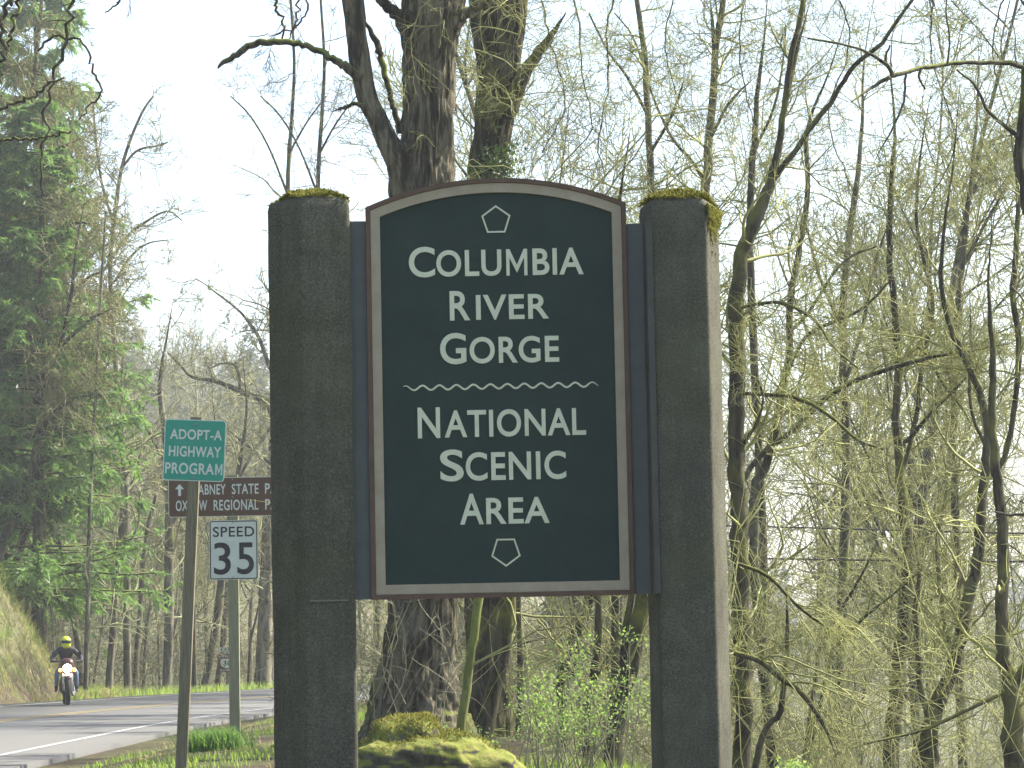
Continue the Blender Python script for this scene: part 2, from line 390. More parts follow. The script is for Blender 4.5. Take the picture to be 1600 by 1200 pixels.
def emit(name, groups, m, parent=None, base=(0,0,0), smooth=True):
    """groups: list of (pts, rad, sides)"""
    global TRIS
    V, F = join([tubes(*g) for g in groups if len(g[0])]); V = V-np.asarray(base); TRIS += len(F)*2
    return link(name, mesh_np(name, V, F, m, None, smooth), parent)
def emit_me(name, groups, m):
    global TRIS
    V, F = join([tubes(*g) for g in groups if len(g[0])]); TRIS += len(F)*2
    return mesh_np(name, V, F, m, None, True)
def catmull(A, n):
    A = np.asarray(A, float)
    if len(A) == 2: t = np.linspace(0,1,n)[:,None]; return A[0]*(1-t)+A[1]*t
    Q = np.vstack([2*A[0]-A[1], A, 2*A[-1]-A[-2]]); out = []
    d = np.r_[0, np.cumsum(np.linalg.norm(np.diff(A[:,:3], axis=0), axis=1))]; 
    for u in np.linspace(0, d[-1], n):
        i = min(np.searchsorted(d, u, side='right')-1, len(A)-2); t = (u-d[i])/max(d[i+1]-d[i], 1e-9)
        p0, p1, p2, p3 = Q[i], Q[i+1], Q[i+2], Q[i+3]
        out.append(.5*((2*p1)+(-p0+p2)*t+(2*p0-5*p1+4*p2-p3)*t*t+(-p0+3*p1-3*p2+p3)*t**3))
    return np.array(out)
def limb(trace, D0, D1=None, n=None, rough=.0):
    """trace of (px, py, width px) -> (pts, rad)"""
    D1 = D0 if D1 is None else D1; m = len(trace); A = []
    for k, (x, y, wd) in enumerate(trace):
        D = D0+(D1-D0)*k/max(m-1, 1); A.append([*P(x, y, D), wd*M_(D)/2])
    n = n or max(8, 3*m); A = catmull(A, n)
    A[:, :3] += rng.normal(0, 1, (n, 3))*rough*A[:, 3:4]
    x_, y_, w_ = trace[-1]
    if y_ > -20 and -10 < x_ < 1610 and w_ > 3.2: A[:,3] *= np.minimum(1, (1-np.linspace(0, 1, n))*3.2+.12)
    return A[None,:,:3], np.maximum(A[None,:,3], .002)
def twigset(limbs, D, n1=14, L1=1.6, lv=3, up=.04, r1=.5, dens=1., rmin=None, wig=.16, t0=.05, ang=(30,80)):
    """levels of twigs grown off traced limbs; returns list of groups"""
    rmin = rmin or .37*M_(D)
    out = []; allg = []
    for pts, rad in limbs:
        Ln = np.linalg.norm(np.diff(pts, axis=1), axis=2).sum(1)
        S, Dd, L, Rr = spawn(pts, rad, n1*dens*Ln[0]/4, t0, 1, ang, (.4,1.), (.25,.5), L=np.array([L1]))
        Rr = np.clip(Rr, rmin*1.6, max(rmin*4, .022)); allg.append((S, Dd, L*1.3, Rr))
    S = np.concatenate([a[0] for a in allg]); Dd = np.concatenate([a[1] for a in allg]); L = np.concatenate([a[2] for a in allg]); Rr = np.concatenate([a[3] for a in allg])
    if len(S) == 0: return []
    p, r = grow(S, Dd, L, Rr, 9, wig, up, .4); out.append((p, r, 4))
    for q in range(lv-1):
        S, Dd, L, Rr = spawn(p, r, (6.5, 5, 3)[q]*dens, .12, 1, (30,75), (.35,.75), (.5,.75))
        Rr = np.maximum(Rr, rmin); p, r = grow(S, Dd, np.maximum(L, .12), Rr, (6,4,3)[q], wig*1.15, up, .6)
        out.append((p, np.maximum(r, rmin*.75), 3))
    return out

# ------------------------------------------------------------------ the welcome sign
SD = 14.0                    # distance of the sign
def sx(px, py, D=SD): p = P(px, py, D); return p[0], p[2]
def round_poly(poly, r=.012, k=3):
    out = []; n = len(poly)
    for i in range(n):
        a, b, c = Vector(poly[i-1]), Vector(poly[i]), Vector(poly[(i+1)%n])
        p, q = b+(a-b).normalized()*r*1.6, b+(c-b).normalized()*r*1.6
        for j in range(k+1):
            t = j/k; out.append(tuple(p*(1-t)**2+b*2*t*(1-t)+q*t*t))
    return out
def concrete_post(poly, base, top_z, label, mossside):
    root = empty('concrete_post', base, label, 'post', 'pentagonal concrete posts of the welcome sign')
    pr = round_poly(poly); n = len(pr); cx = sum(p[0] for p in pr)/n; cy = sum(p[1] for p in pr)/n
    H = top_z-base[2]; lv = [(-.4,1)]+[(z, 1) for z in np.linspace(0, H-.045, 60)]+[(H-.03,.985),(H-.016,.96),(H-.004,.9),(H+.022,.5),(H+.030,.2),(H+.031,.02)]
    V = []
    for z, s in lv:
        for x, y in pr: V.append((cx+(x-cx)*s, cy+(y-cy)*s, z))
    V = np.array(V); nn = fbm(V*[7,7,4]+5, 4)-.5; c = np.array([cx, cy, 0]); dv = V-c; dv[:,2] = 0
    V += nrm(dv)*nn[:,None]*.012*(V[:,2:3] < H-.02)
    m = len(lv); i = np.arange(m*n).reshape(m, n); j = np.roll(i, -1, 1)
    F = np.stack([i[:-1], j[:-1], j[1:], i[1:]], -1).reshape(-1, 4)
    link('shaft', mesh_np('shaft', V, F, concrete, None, False), root)
    # moss cap: many short tufts over the top and hanging over one side
    def inside(x, y, s=1.0):
        ok = np.ones(len(x), bool)
        for k in range(len(poly)):
            (x0,y0),(x1,y1) = poly[k], poly[(k+1)%len(poly)]
            x0, y0, x1, y1 = cx+(x0-cx)*s, cy+(y0-cy)*s, cx+(x1-cx)*s, cy+(y1-cy)*s
            ok &= ((x1-x0)*(y-y0)-(y1-y0)*(x-x0)) > 0
        return ok
    N = 6500; x = rng.uniform(cx-.22, cx+.22, N); y = rng.uniform(cy-.25, cy+.25, N)
    k = inside(x, y, .97 if mossside else .95); x, y = x[k], y[k]; n2 = fbm(np.stack([x*16, y*16, 0*x], -1), 3)
    r = np.maximum(np.abs(x-cx)/.2, np.abs(y-cy)/.21); k = n2 > (.30 if mossside else .36)-.1*(1-r); x, y, n2, r = x[k], y[k], n2[k], r[k]
    z = H+(.034 if mossside else .052)-(.055 if mossside else .072)*r**1.4+.012*(n2-.4) + (.022 if mossside else 0)*(1-r*r)*n2*2
    S = np.stack([x, y, z], -1); Dd = np.stack([(x-cx)*4, (y-cy)*4, 0*x+1], -1)+rng.normal(0, .5, (len(x), 3)); Dd[:,2] = np.abs(Dd[:,2])
    L = rng.uniform(.008, .024, len(x)); p, rr = grow(S, Dd, L, np.full(len(x), .0035), 3, .3, -.2, .3)
    gs = [(p, rr, 3)]
    # a lumpy cushion beneath the tufts
    u = np.linspace(0, 1, 9); a = np.arange(40)*2*np.pi/40; rows = []
    for q in u:
        for t in a:
            d = np.array([math.cos(t), math.sin(t)]); rm = 1e9
            for k2 in range(len(poly)):
                (x0,y0),(x1,y1) = poly[k2], poly[(k2+1)%len(poly)]; e = np.array([x1-x0, y1-y0]); nn_ = np.array([e[1], -e[0]])/np.hypot(*e)
                dn = d@nn_
                if dn > 1e-6: rm = min(rm, ((np.array([x0-cx, y0-cy]))@nn_)/dn)
            rows.append((cx+d[0]*rm*q*.93, cy+d[1]*rm*q*.93, q))
    W = np.array(rows); nz = fbm(np.stack([W[:,0]*14, W[:,1]*14, 0*W[:,0]+2], -1), 3)
    W[:,2] = H-.006*W[:,2]**8+(.038 if mossside else .054)-(.058 if mossside else .074)*W[:,2]**1.4+(.045 if mossside else .02)*(nz-.1)*(1-W[:,2]**3)
    ii = np.arange(len(W)).reshape(9, 40); jj = np.roll(ii, -1, 1); FF = np.stack([ii[:-1], jj[:-1], jj[1:], ii[1:]], -1).reshape(-1, 4)
    if mossside:
        N = 2600; t = rng.uniform(0, 1, N); (x0,y0),(x1,y1) = poly[2], poly[3]
        x = x0+(x1-x0)*t; y = y0+(y1-y0)*t; dn = rng.exponential(.032, N)*(.25+1.2*fbm(np.stack([t*7, 0*t, 0*t], -1), 2)); dn = np.clip(dn, 0, .24)
        S = np.stack([x+.004, y-.002, H-.045-dn*.9+.02], -1); Dd = np.stack([0*x+.5, 0*x-.2, 0*x-1], -1)+rng.normal(0,.35,(N,3))
        p, rr = grow(S, Dd, rng.uniform(.01,.035,N), np.full(N,.0035), 3, .25, -.3, .3); gs.append((p, rr, 3))
    V2, F2 = join([tubes(*g) for g in gs]+[(W, FF)])
    o = link('moss_cap', mesh_np('moss_cap', V2, F2, moss_m, None, True), root); o['kind'] = 'stuff'
    return root, H
def poly_at(pl, x0): return [(x+x0, y) for x, y in pl]
gL = hz(-1.1, SD)
xl, zt = sx(417, 318); LP = [(-.008,.19),(.164,0),(.393,.07),(.375,.32),(.12,.39)]
Lx = xl+.205; rootL, HL = concrete_post([(x-.205, y-.19) for x, y in LP], (Lx, SD+.05, gL), zt+.012, 'left pentagonal concrete post with thin yellow moss on its peak', False)
xr, zr = sx(998, 322); RP = [(0,.24),(.044,0),(.306,0),(.38,.24),(.17,.40)]
Rx = xr+.19; rootR, HR = concrete_post([(x-.19, y-.2) for x, y in RP], (Rx, SD+.05, gL), zr+.012, 'right pentagonal concrete post with sunlit side and hanging moss', True)
# form joints on the front faces
x, z = sx(480, 940); b = MB(); b.box((x, SD-.1395+.0, z-.004), (x+.19, SD-.1355, z+.004))
fj = b.build('form_joint', concrete_line, None); fj.parent = rootL; fj.location = -Vector(rootL.location); fj.location.z = -gL
# rotate that strip onto the left post's front face
b = MB(); x0, y0 = LP[1][0]-.205, LP[1][1]-.19; x1, y1 = LP[2][0]-.205, LP[2][1]-.19
bpy.data.objects.remove(fj)
e = Vector((x1-x0, y1-y0)).normalized(); nrm2 = Vector((e.y, -e.x)); zz = z-gL
pa = Vector((x0, y0))+e*.02+nrm2*.0055; pb = Vector((x0, y0))+e*.205+nrm2*.0055
b.add([(pa.x,pa.y,zz-.004),(pb.x,pb.y,zz-.002),(pb.x,pb.y,zz+.005),(pa.x,pa.y,zz+.004),
       (pa.x-nrm2.x*.01,pa.y-nrm2.y*.01,zz-.004),(pb.x-nrm2.x*.01,pb.y-nrm2.y*.01,zz-.002),(pb.x-nrm2.x*.01,pb.y-nrm2.y*.01,zz+.005),(pa.x-nrm2.x*.01,pa.y-nrm2.y*.01,zz+.004)],
      [(0,1,2,3),(7,6,5,4),(0,4,5,1),(3,2,6,7)])
b.build('form_joint', concrete_line, rootL)

# panel
PY = SD                      # front plane of the panel
xL0, zB0 = sx(574, 933); xR0, _ = sx(986, 933)
xL = sx(569, 318)[0]; 
# average edges so the panel is upright
xL = (sx(568, 330)[0]+sx(583.5, 930)[0])/2; xR = (sx(977, 330)[0]+sx(992.5, 930)[0])/2
zB = (sx(585, 937)[1]+sx(992, 929)[1])/2; zS = (sx(567, 320)[1]+sx(977, 322)[1])/2; zTop = sx(775, 279)[1]
def arch(x0, x1, zb, zs, zt, n=40):
    h = zt-zs; wd = (x1-x0)/2; Rc = (wd*wd+h*h)/(2*h); cx = (x0+x1)/2; cz = zt-Rc; a = math.asin(wd/Rc)
    return [(x0, zb), (x1, zb)]+[(cx+Rc*math.sin(a-2*a*i/n), cz+Rc*math.cos(a-2*a*i/n)) for i in range(n+1)]
def inset(x0, x1, zb, zs, zt, d):
    h = zt-zs; wd = (x1-x0)/2; Rc = (wd*wd+h*h)/(2*h); cz = zt-Rc; R2 = Rc-d; w2 = wd-d
    return (x0+d, x1-d, zb+d, cz+math.sqrt(R2*R2-w2*w2), zt-d)
gS = hz(0, SD)
sign = empty('welcome_sign', ((xL+xR)/2, PY, gS), 'dark green arched welcome panel with cream lettering hung between two concrete posts', 'sign')
def sb(b, name, m, **k):
    o = b.build(name, m, sign, **k); o.location = (-(xL+xR)/2, -PY, -gS); return o
o0 = (xL, xR, zB, zS, zTop); o1 = inset(*o0, .021); o2 = inset(*o1, .046)
b = MB(); b.ring(arch(*o0), arch(*o1), PY-.02, PY+.07); sb(b, 'outer_trim', sign_rust)
b = MB(); b.ring(arch(*inset(*o1, .0015)), arch(*inset(*o2, 0)), PY-.012, PY+.05); sb(b, 'border', sign_tan)
b = MB(); b.prism(arch(*inset(*o2, -.006)), PY+.002, PY+.045); sb(b, 'panel', sign_green)
for (xa, xb, za) in ((sx(549.5, 345)[0]-.024, xL-.003, sx(560, 345)[1]), (xR+.003, (sx(998,350)[0]+sx(1014,930)[0])/2+.015, sx(985, 349)[1])):
    b = MB(); w_ = xb-xa
    b.box((xa, PY+.012, zB+.002), (xb, PY+.02, za)); b.box((xa, PY+.02, zB+.002), (xa+.008, PY+.12, za)); b.box((xb-.008, PY+.02, zB+.002), (xb, PY+.12, za))
    sb(b, 'mounting_channel', steel)
# narrow dark strip down the inner edge of the right post
xa = (sx(1000,400)[0]+sx(1016,900)[0])/2
b = MB(); b.box((xa+.016, PY-.16, zB+.0), (xa+.046, PY+.03, sx(1005,352)[1])); 
o = b.build('dark_strip', steel_dark, rootR, bevel=.002); o.location = (-Rx, -(SD+.05), -gL)
# lettering
def text_mesh(txt, m, xs_=1, bold=0., depth=.003, spacing=1.0):
    cu = bpy.data.curves.new('t', 'FONT'); cu.body = txt; cu.size = 1; cu.offset = bold; cu.extrude = depth; cu.space_character = spacing; cu.resolution_u = 6
    o = bpy.data.objects.new('t', cu); C.objects.link(o); dg = bpy.context.evaluated_depsgraph_get(); dg.update()
    me = bpy.data.meshes.new_from_object(o.evaluated_get(dg)); bpy.data.objects.remove(o); me.materials.clear(); me.materials.append(m)
    n = len(me.vertices); co = np.empty(n*3, np.float32); me.vertices.foreach_get('co', co); return me, co.reshape(-1, 3)
def fit_text(name, txt, m, x0, x1, z0, z1, y, parent, off, bold=.0, depth=.004, spacing=1.0):
    """text fitted to a box in the sign's plane (facing -Y); world coords minus off"""
    me, co = text_mesh(txt, m, bold=bold, depth=1, spacing=spacing)
    a, b_ = co.min(0), co.max(0); out = np.empty_like(co)
    out[:,0] = x0+(co[:,0]-a[0])/(b_[0]-a[0])*(x1-x0); out[:,2] = z0+(co[:,1]-a[1])/(b_[1]-a[1])*(z1-z0)
    out[:,1] = y-(co[:,2]+1)/2*depth
    out -= np.array(off); me.vertices.foreach_set('co', out.astype(np.float32).ravel()); me.name = name; me.update()
    o = bpy.data.objects.new(name, me); C.objects.link(o); o.parent = parent; return o
def m_glyph(m, x0, x1, z0, z1, y, parent, off, depth=.004, t=.155):
    w_ = x1-x0; h = z1-z0; s_ = w_*t; d_ = s_*1.22; zv = z0+h*.10
    pl = [(x0,z0),(x0+s_,z0),(x0+s_,z1-h*.32),(x0+w_/2-.0,zv),(x1-s_,z1-h*.32),(x1-s_,z0),(x1,z0),(x1,z1),(x1-s_*1.05,z1),(x0+w_/2,zv+h*.30),(x0+s_*1.05,z1),(x0,z1)]
    b = MB()
    def q4(i): return [(pl[k][0]-off[0], y-depth-off[1], pl[k][1]-off[2]) for k in i]
    vs = [(x-off[0], y-depth-off[1], z-off[2]) for x, z in pl]+[(x-off[0], y-off[1], z-off[2]) for x, z in pl]; n = len(pl)
    b.add(vs, [(0,1,2,11),(2,10,11),(2,3,9,10),(3,4,8,9),(4,8,7)[::-1],(4,5,6,7)]+[(i, i+n, (i+1)%n+n, (i+1)%n) for i in range(n)])
    o = b.build('lettering', m, parent); o['label'] = 'letter M'; return o
OFF = ((xL+xR)/2, PY, gS)
LY = PY+.0025
for first, rest, bx0, bt, bb, bx1, r0, rt, rb, r1 in (
        ('C','OLUMBIA', 639,384,432, 680, 682,390,432,912), ('R','IVER', 703,453,499,735, 744,460,499,858), ('G','ORGE', 688,519,568,729, 734,526,568,874),
        ('N','ATIONAL', 653,634,682,688, 695,639,682,916), ('S','CENIC', 688,701,751,725, 728,706,751,885), ('A','REA', 719,771,819,756, 760,777,818,859)):
    rot = .012
    def bx(pa, pb, top, bot):
        xa, za = sx(pa, bot+(790-pa)*0); xb, _ = sx(pb, bot); _, z1 = sx((pa+pb)/2, top); _, z0 = sx((pa+pb)/2, bot); return xa, xb, z0, z1
    a = bx(bx0, bx1, bt, bb); c = bx(r0, r1, rt, rb); zb_ = min(a[2], c[2]) if first in 'RNA' else (a[2]+c[2])/2-.001
    sp = 1.06
    o = fit_text('lettering', first, cream, a[0], a[1], zb_, zb_+a[3]-a[2], LY, sign, OFF, .016, .006); o['label'] = 'cream capital %s' % first
    segs = [(rest, c[0], c[1])] if 'M' not in rest else [('OLU', c[0], sx(783.5, 411)[0]), ('BIA', sx(832, 411)[0], c[1])]
    for tx, xa_, xb_ in segs:
        o = fit_text('lettering', tx, cream, xa_, xb_, zb_+(0 if first not in 'CGS' else .001), zb_+c[3]-c[2], LY, sign, OFF, .017, .006, sp); o['label'] = 'cream letters %s' % tx
    if 'M' in rest: m_glyph(cream, sx(791, 411)[0], sx(824, 411)[0], zb_+.001, zb_+c[3]-c[2]-.001, LY, sign, OFF, .006)
def outline_ring(cx, cz, r, wd, n, rot):
    outer = [(cx+r*math.sin(rot+2*math.pi*i/n), cz+r*math.cos(rot+2*math.pi*i/n)) for i in range(n)]
    ri = r-wd/math.cos(math.pi/n); inner = [(cx+ri*math.sin(rot+2*math.pi*i/n), cz+ri*math.cos(rot+2*math.pi*i/n)) for i in range(n)]
    return outer, inner
for px, py, rot in ((775, 344, 0), (790.5, 861, math.pi)):
    x, z = sx(px, py); ou, inn = outline_ring(x, z-.001, .072, .0075, 5, rot); b = MB(); b.ring(ou, inn, LY-.006, LY); sb(b, 'pentagon_emblem', cream)
x0, z0 = sx(630, 603.5); x1, z1 = sx(935, 603.5); b = MB(); n = 240; up_, lo_ = [], []
zc = (z0+z1)/2
for i in range(n+1):
    t = i/n; x = x0+(x1-x0)*t; ph = 2*math.pi*11.5*t+.7; z = zc+.0105*math.sin(ph); sl_ = .0105*math.cos(ph)*2*math.pi*11.5/(x1-x0); k = 1/math.hypot(1, sl_)
    hw = .0042*min(1, 12*min(t, 1-t)+.3); up_.append((x-sl_*k*hw, z+k*hw)); lo_.append((x+sl_*k*hw, z-k*hw))
vs = [(x,LY-.005,z) for x,z in up_]+[(x,LY-.005,z) for x,z in lo_]+[(x,LY,z) for x,z in up_]+[(x,LY,z) for x,z in lo_]; m_ = n+1
fs = []
for i in range(n): fs += [(i, i+m_, i+1+m_, i+1), (i, i+1, i+1+2*m_, i+2*m_), (i+m_, i+3*m_, i+1+3*m_, i+1+m_)]
b.add(vs, fs); sb(b, 'wave_line', cream)

# ------------------------------------------------------------------ roadside signs
def rrect(x0, x1, z0, z1, r, k=5):
    out = []
    for cx, cz, a0 in ((x1-r, z1-r, 0), (x0+r, z1-r, 90), (x0+r, z0+r, 180), (x1-r, z0+r, 270)):
        for i in range(k+1): a = R(a0+90*i/k); out.append((cx+r*math.cos(a), cz+r*math.sin(a)))
    return out
def lines_text(root, off, y, m, items, bold=.0):
    for txt, x0, x1, z0, z1 in items:
        o = fit_text('lettering', txt, m, x0, x1, z0, z1, y, root, off, bold, .002, 1.08); o['label'] = 'lettering reading %s' % txt
def bolt(root, x, z, y, r=.012):
    b = MB(); b.lathe([(0,y-.012),(r*.8,y-.012),(r,y-.006),(r,y)], 'Y', (x,0,z), 10); b.build('bolt', bolt_m, root)
# green adopt-a-highway sign on a leaning wooden post
D1 = 29.5; q = M_(D1); xb, zb_ = P(283.5, 1200, D1)[0], hz(-3.2, D1); xt, ztp = P(307, 652, D1)[0], P(307, 652, D1)[2]
base = P(283.5, 1200, D1); lean = math.atan2(xt-base[0], ztp-base[2]); bx_ = base[0]-(base[2]-zb_)*math.tan(lean)
ad = empty('highway_sign', (bx_, D1, zb_), 'square teal green ADOPT-A HIGHWAY PROGRAM sign on leaning wooden post', 'road sign', None, (0, lean, 0))
Hh = (ztp-zb_)/math.cos(lean)
b = MB(); b.box((-.055,-.045,-.5), (.055,.045,Hh)); b.build('post', wood_post, ad, bevel=.006)
zc = Hh-.02-.30-.01; hw = .302
b = MB(); b.prism(rrect(-hw,hw,zc-hw,zc+hw,.035), -.051,-.048); b.build('border', letter_w, ad)
b = MB(); b.prism(rrect(-hw+.009,hw-.009,zc-hw+.009,zc+hw-.009,.028), -.054,-.0515); b.build('face', alu_green, ad)
b = MB(); b.prism(rrect(-hw,hw,zc-hw,zc+hw,.035), -.0475,-.0455); b.build('backing_plate', bolt_m, ad)
lines_text(ad, (0,0,0), -.0545, letter_w, [('ADOPT-A', -.245,.265,zc+.105,zc+.205), ('HIGHWAY', -.25,.262,zc-.065,zc+.04), ('PROGRA', -.28,.20,zc-.235,zc-.125)], .02)
m_glyph(letter_w, .212, .282, zc-.235, zc-.125, -.0545, ad, (0,0,0), .002, .2)
for bz in (zc+.25, zc-.27): bolt(ad, .0, bz, -.0545)
# brown park sign and speed sign share one post
D2 = 37.6; q = M_(D2); pb = P(367.5, 1160, D2); pt = P(363.5, 742, D2); zb_ = hz(pb[0], D2); lean = math.atan2(pt[0]-pb[0], pt[2]-pb[2])
print('speed base z', pb[2], 'ground', zb_)
sp_ = empty('speed_sign', (pb[0], D2, min(zb_, pb[2])), 'white SPEED 35 plate and brown state park guide panel on one wooden post', 'road sign', None, (0, lean, 0))
z0b = min(zb_, pb[2]); Hh = pt[2]-z0b
b = MB(); b.box((-.065,-.045,-.5), (.065,.045,Hh)); b.build('post', wood_post_g, sp_, bevel=.006)
def zz_(py): return P(364, py, D2)[2]-z0b
def plate(root, x0, x1, z0, z1, r, y, edge, face, ew, names=('border','face')):
    b = MB(); b.prism(rrect(x0,x1,z0,z1,r), y-.003, y); b.build(names[0], edge, root)
    b = MB(); b.prism(rrect(x0+ew,x1-ew,z0+ew,z1-ew,max(r-ew,.004)), y-.006, y-.0035); return b.build(names[1], face, root)
w_ = .80; zt_, zb2 = zz_(746), zz_(807)
plate(sp_, -w_, w_, zb2, zt_, .035, -.048, letter_w, alu_brown, .007)
r1t, r1b, r2t, r2b = zz_(756.5)-.0, zz_(772.5), zz_(781), zz_(797.5)
def xx(px, py=765): return (px-364.5)*q
lines_text(sp_, (0,0,0), -.0545, letter_w, [('DABNEY', xx(302),xx(354),r1b,r1t), ('STATE', xx(363.5),xx(405.5),r1b,r1t), ('PARK', xx(415.5),xx(457),r1b,r1t),
    ('OXBOW', xx(276),xx(325),r2b,r2t), ('REGIONAL', xx(335),xx(405),r2b,r2t), ('PARK', xx(415.5),xx(457),r2b,r2t)], .012)
ax, az = xx(282), (r1t+r1b)/2; b = MB(); h = (r1t-r1b)/2+.01
b.prism([(ax-.018,az-h),(ax+.018,az-h),(ax+.018,az+.01),(ax+.055,az+.01),(ax,az+h),(ax-.055,az+.01),(ax-.018,az+.01)], -.0565,-.0545); b.build('arrow', letter_w, sp_)
for bz in (zt_-.03, (zt_+zb2)/2, zb2+.03): bolt(sp_, 0, bz, -.0545, .009)
x0_, x1_ = xx(327.5), xx(403.5); zt3, zb3 = zz_(813), zz_(906)
plate(sp_, x0_, x1_, zb3, zt3, .035, -.048, letter_k, alu_white, .0)  if False else None
b = MB(); b.prism(rrect(x0_,x1_,zb3,zt3,.03), -.051,-.048); b.build('plate', alu_white, sp_)
b = MB(); b.ring(rrect(x0_+.008,x1_-.008,zb3+.008,zt3-.008,.025), rrect(x0_+.02,x1_-.02,zb3+.02,zt3-.02,.016), -.0535,-.0515); b.build('border', letter_k, sp_)
lines_text(sp_, (0,0,0), -.0515, letter_k, [('SPEED', xx(333.5),xx(398),zz_(839),zz_(823)), ('3', xx(334.5),xx(361),zz_(898),zz_(847.5)), ('5', xx(371),xx(397),zz_(898),zz_(848))], .012)
for bz in (zt3-.03, zb3+.03): bolt(sp_, 0, bz, -.0545, .009)
# far route marker
D3 = 104.; base = P(356, 1096, D3); z0 = hz(base[0], D3); q = M_(D3)
rt = empty('route_marker', (base[0], D3, z0), 'small brown historic route 30 marker beyond the bend, half hidden by the speed sign post', 'road sign')
pz = lambda py: P(356, py, D3)[2]-z0
b = MB(); b.box((-.05,-.05,-.4),(.05,.05,pz(1012))); b.build('post', wood_post, rt)
b = MB(); b.box((-.30,-.06,pz(1019)),(.30,-.052,pz(1010.5))); b.build('direction_plate', alu_white, rt)
b = MB(); b.box((-.34,-.06,pz(1050)),(.34,-.052,pz(1022))); b.build('route_plate', alu_brown, rt)
zc = (pz(1050)+pz(1022))/2
b = MB(); b.prism([(-.20,zc+.14),(-.1,zc+.155),(0,zc+.14),(.1,zc+.155),(.20,zc+.14),(.235,zc+.03),(.2,zc-.1),(.08,zc-.16),(0,zc-.18),(-.08,zc-.16),(-.2,zc-.1),(-.235,zc+.03)][::-1], -.066,-.0605); b.build('shield', letter_w, rt)
lines_text(rt, (0,0,0), -.061, letter_w, [('HISTORIC', -.28,.28,zc+.2,zc+.26), ('ROUTE', -.24,.24,zc-.27,zc-.205)], .0)
lines_text(rt, (0,0,0), -.061, letter_k, [('EAST', -.2,.2,pz(1018),pz(1011.5))], .0); lines_text(rt, (0,0,0), -.067, letter_k, [('30', -.13,.13,zc-.09,zc+.08)], .02)
#--TREES--
def base_of(px, D): x = P(px, 900, D)[0]; return (x, D, hz(x, D))
def traced_tree(name, label, cat, D, trunk, branches=(), bark=bark_grey, twm=twig_moss, n1=14, L1=1.6, dens=1., group=None, up=.05, toground=True, lv=3, sides=12, rough=.06, t0=.05, rmin=None, extra=None, ang=(30,80)):
    """trunk / branches: traces (px,py,w) from the foot upwards; branches may be (trace, D0, D1)"""
    D0 = D[0] if isinstance(D, tuple) else D; D1_ = D[1] if isinstance(D, tuple) else D
    foot = P(trunk[0][0], trunk[0][1], D0); gz = hz(foot[0], D0); base = (foot[0], D0, gz)
    root = empty(name, base, label, cat, group)
    p, r = limb(trunk, D0, D1_, n=max(14, 5*len(trunk)), rough=rough)
    if toground and p[0,0,2] > gz-.1:
        h = p[0,0,2]-gz; n = 6; d = p[0,1]-p[0,0]; add = np.array([[p[0,0,0]-(d[0]/max(d[2],.05))*min(h,1.2)*t*.6, D0, p[0,0,2]-h*t-.25*t] for t in np.linspace(1, 1/n, n)])
        p = np.concatenate([add[None], p], 1); r = np.concatenate([r[:, :1]*(1+.35*np.linspace(1, 0, n)**3)[None], r], 1)
    emit('trunk', [(p, r, sides)], bark, root, base)
    limbs = [(p[:, 6:] if toground else p, r[:, 6:] if toground else r)]; bl = []
    for t in branches:
        if isinstance(t, tuple): a, d0, d1 = t
        else: a, d0, d1 = t, D1_, D1_
        bl.append(limb(a, d0, d1, rough=rough))
    for q in bl: emit('branch', [(q[0], q[1], 8)], bark, root, base)
    if dens > 0:
        g = twigset(limbs, D0, n1*.7, L1, lv, up, dens=dens, t0=t0, rmin=rmin, ang=ang)+(twigset(bl, D0, n1*1.2, L1*.9, lv, up, dens=dens, rmin=rmin, ang=ang) if bl else [])
        if g:
            if extra: g = extra(g)
            o = emit('twigs', g, twm, root, base, False); o['kind'] = 'stuff'
    return root

# ---- the big furrowed tree behind the sign
def furrowed(name, trace, D, parent, base, m, sides=150, n=320, amp=.06, foot=None, ridges=26):
    A = []
    for (x, y, wd) in trace: A.append([*P(x, y, D), wd*M_(D)/2])
    A = np.array(A)
    if foot is not None: A = np.vstack([foot, A])
    A = catmull(A, n); p = A[None,:,:3]; r = A[None,:,3]
    V, F = tubes(p, r, sides); V = V.reshape(n, sides, 3); c = p[0][:,None,:]; dirv = nrm(V-c); a = np.arange(sides)*2*np.pi/sides
    zl = np.r_[0, np.cumsum(np.linalg.norm(np.diff(p[0], axis=0), axis=1))]
    q = np.stack([np.cos(a)[None,:]*r[0][:,None]*32+0*zl[:,None], np.sin(a)[None,:]*r[0][:,None]*32+0*zl[:,None], 1.9*zl[:,None]+0*a[None,:]], -1)
    rid = 1-np.abs(2*fbm(q, 3)-1)*1.9; rid = np.clip(rid, 0, 1)
    lump = fbm(np.stack([V[...,0]*2.2, V[...,1]*2.2, V[...,2]*.8], -1), 3)-.5
    V = V + dirv*((-rid*amp*np.minimum(1, r[0][:,None]/.2)+lump*.09*r[0][:,None]/.3)[...,None])
    global TRIS; TRIS += len(F)*2
    return link(name, mesh_np(name, V.reshape(-1,3)-np.array(base), F, m, None, True), parent)
DA = 28.
bA = base_of(650, DA); bigA = empty('bark_tree', bA, 'thick furrowed grey-brown tree behind the sign, forking above its arched top', 'tree')
f = P(652, 1150, DA)
trA = [(650,1150,205),(648,1110,160),(650,1060,134),(655,1000,118),(660,940,112),(662,700,108),(662,450,110),(661,330,112),(661,270,108),(666,225,96),(669,150,88),(671,80,92),(676,20,102),(679,-60,110),(684,-260,90),(690,-600,70)]
furrowed('trunk', trA, DA, bigA, bA, bark_big, foot=[[f[0]-.02, DA, bA[2]-.3, 1.0]])
trAl = [(640,330,52),(628,262,50),(606,222,40),(589,185,36),(573,150,36),(562,95,37),(555,30,36),(549,-30,36),(540,-200,30),(520,-420,20)]
furrowed('limb', trAl, DA-.1, bigA, bA, bark_big, 80, 170, .03)
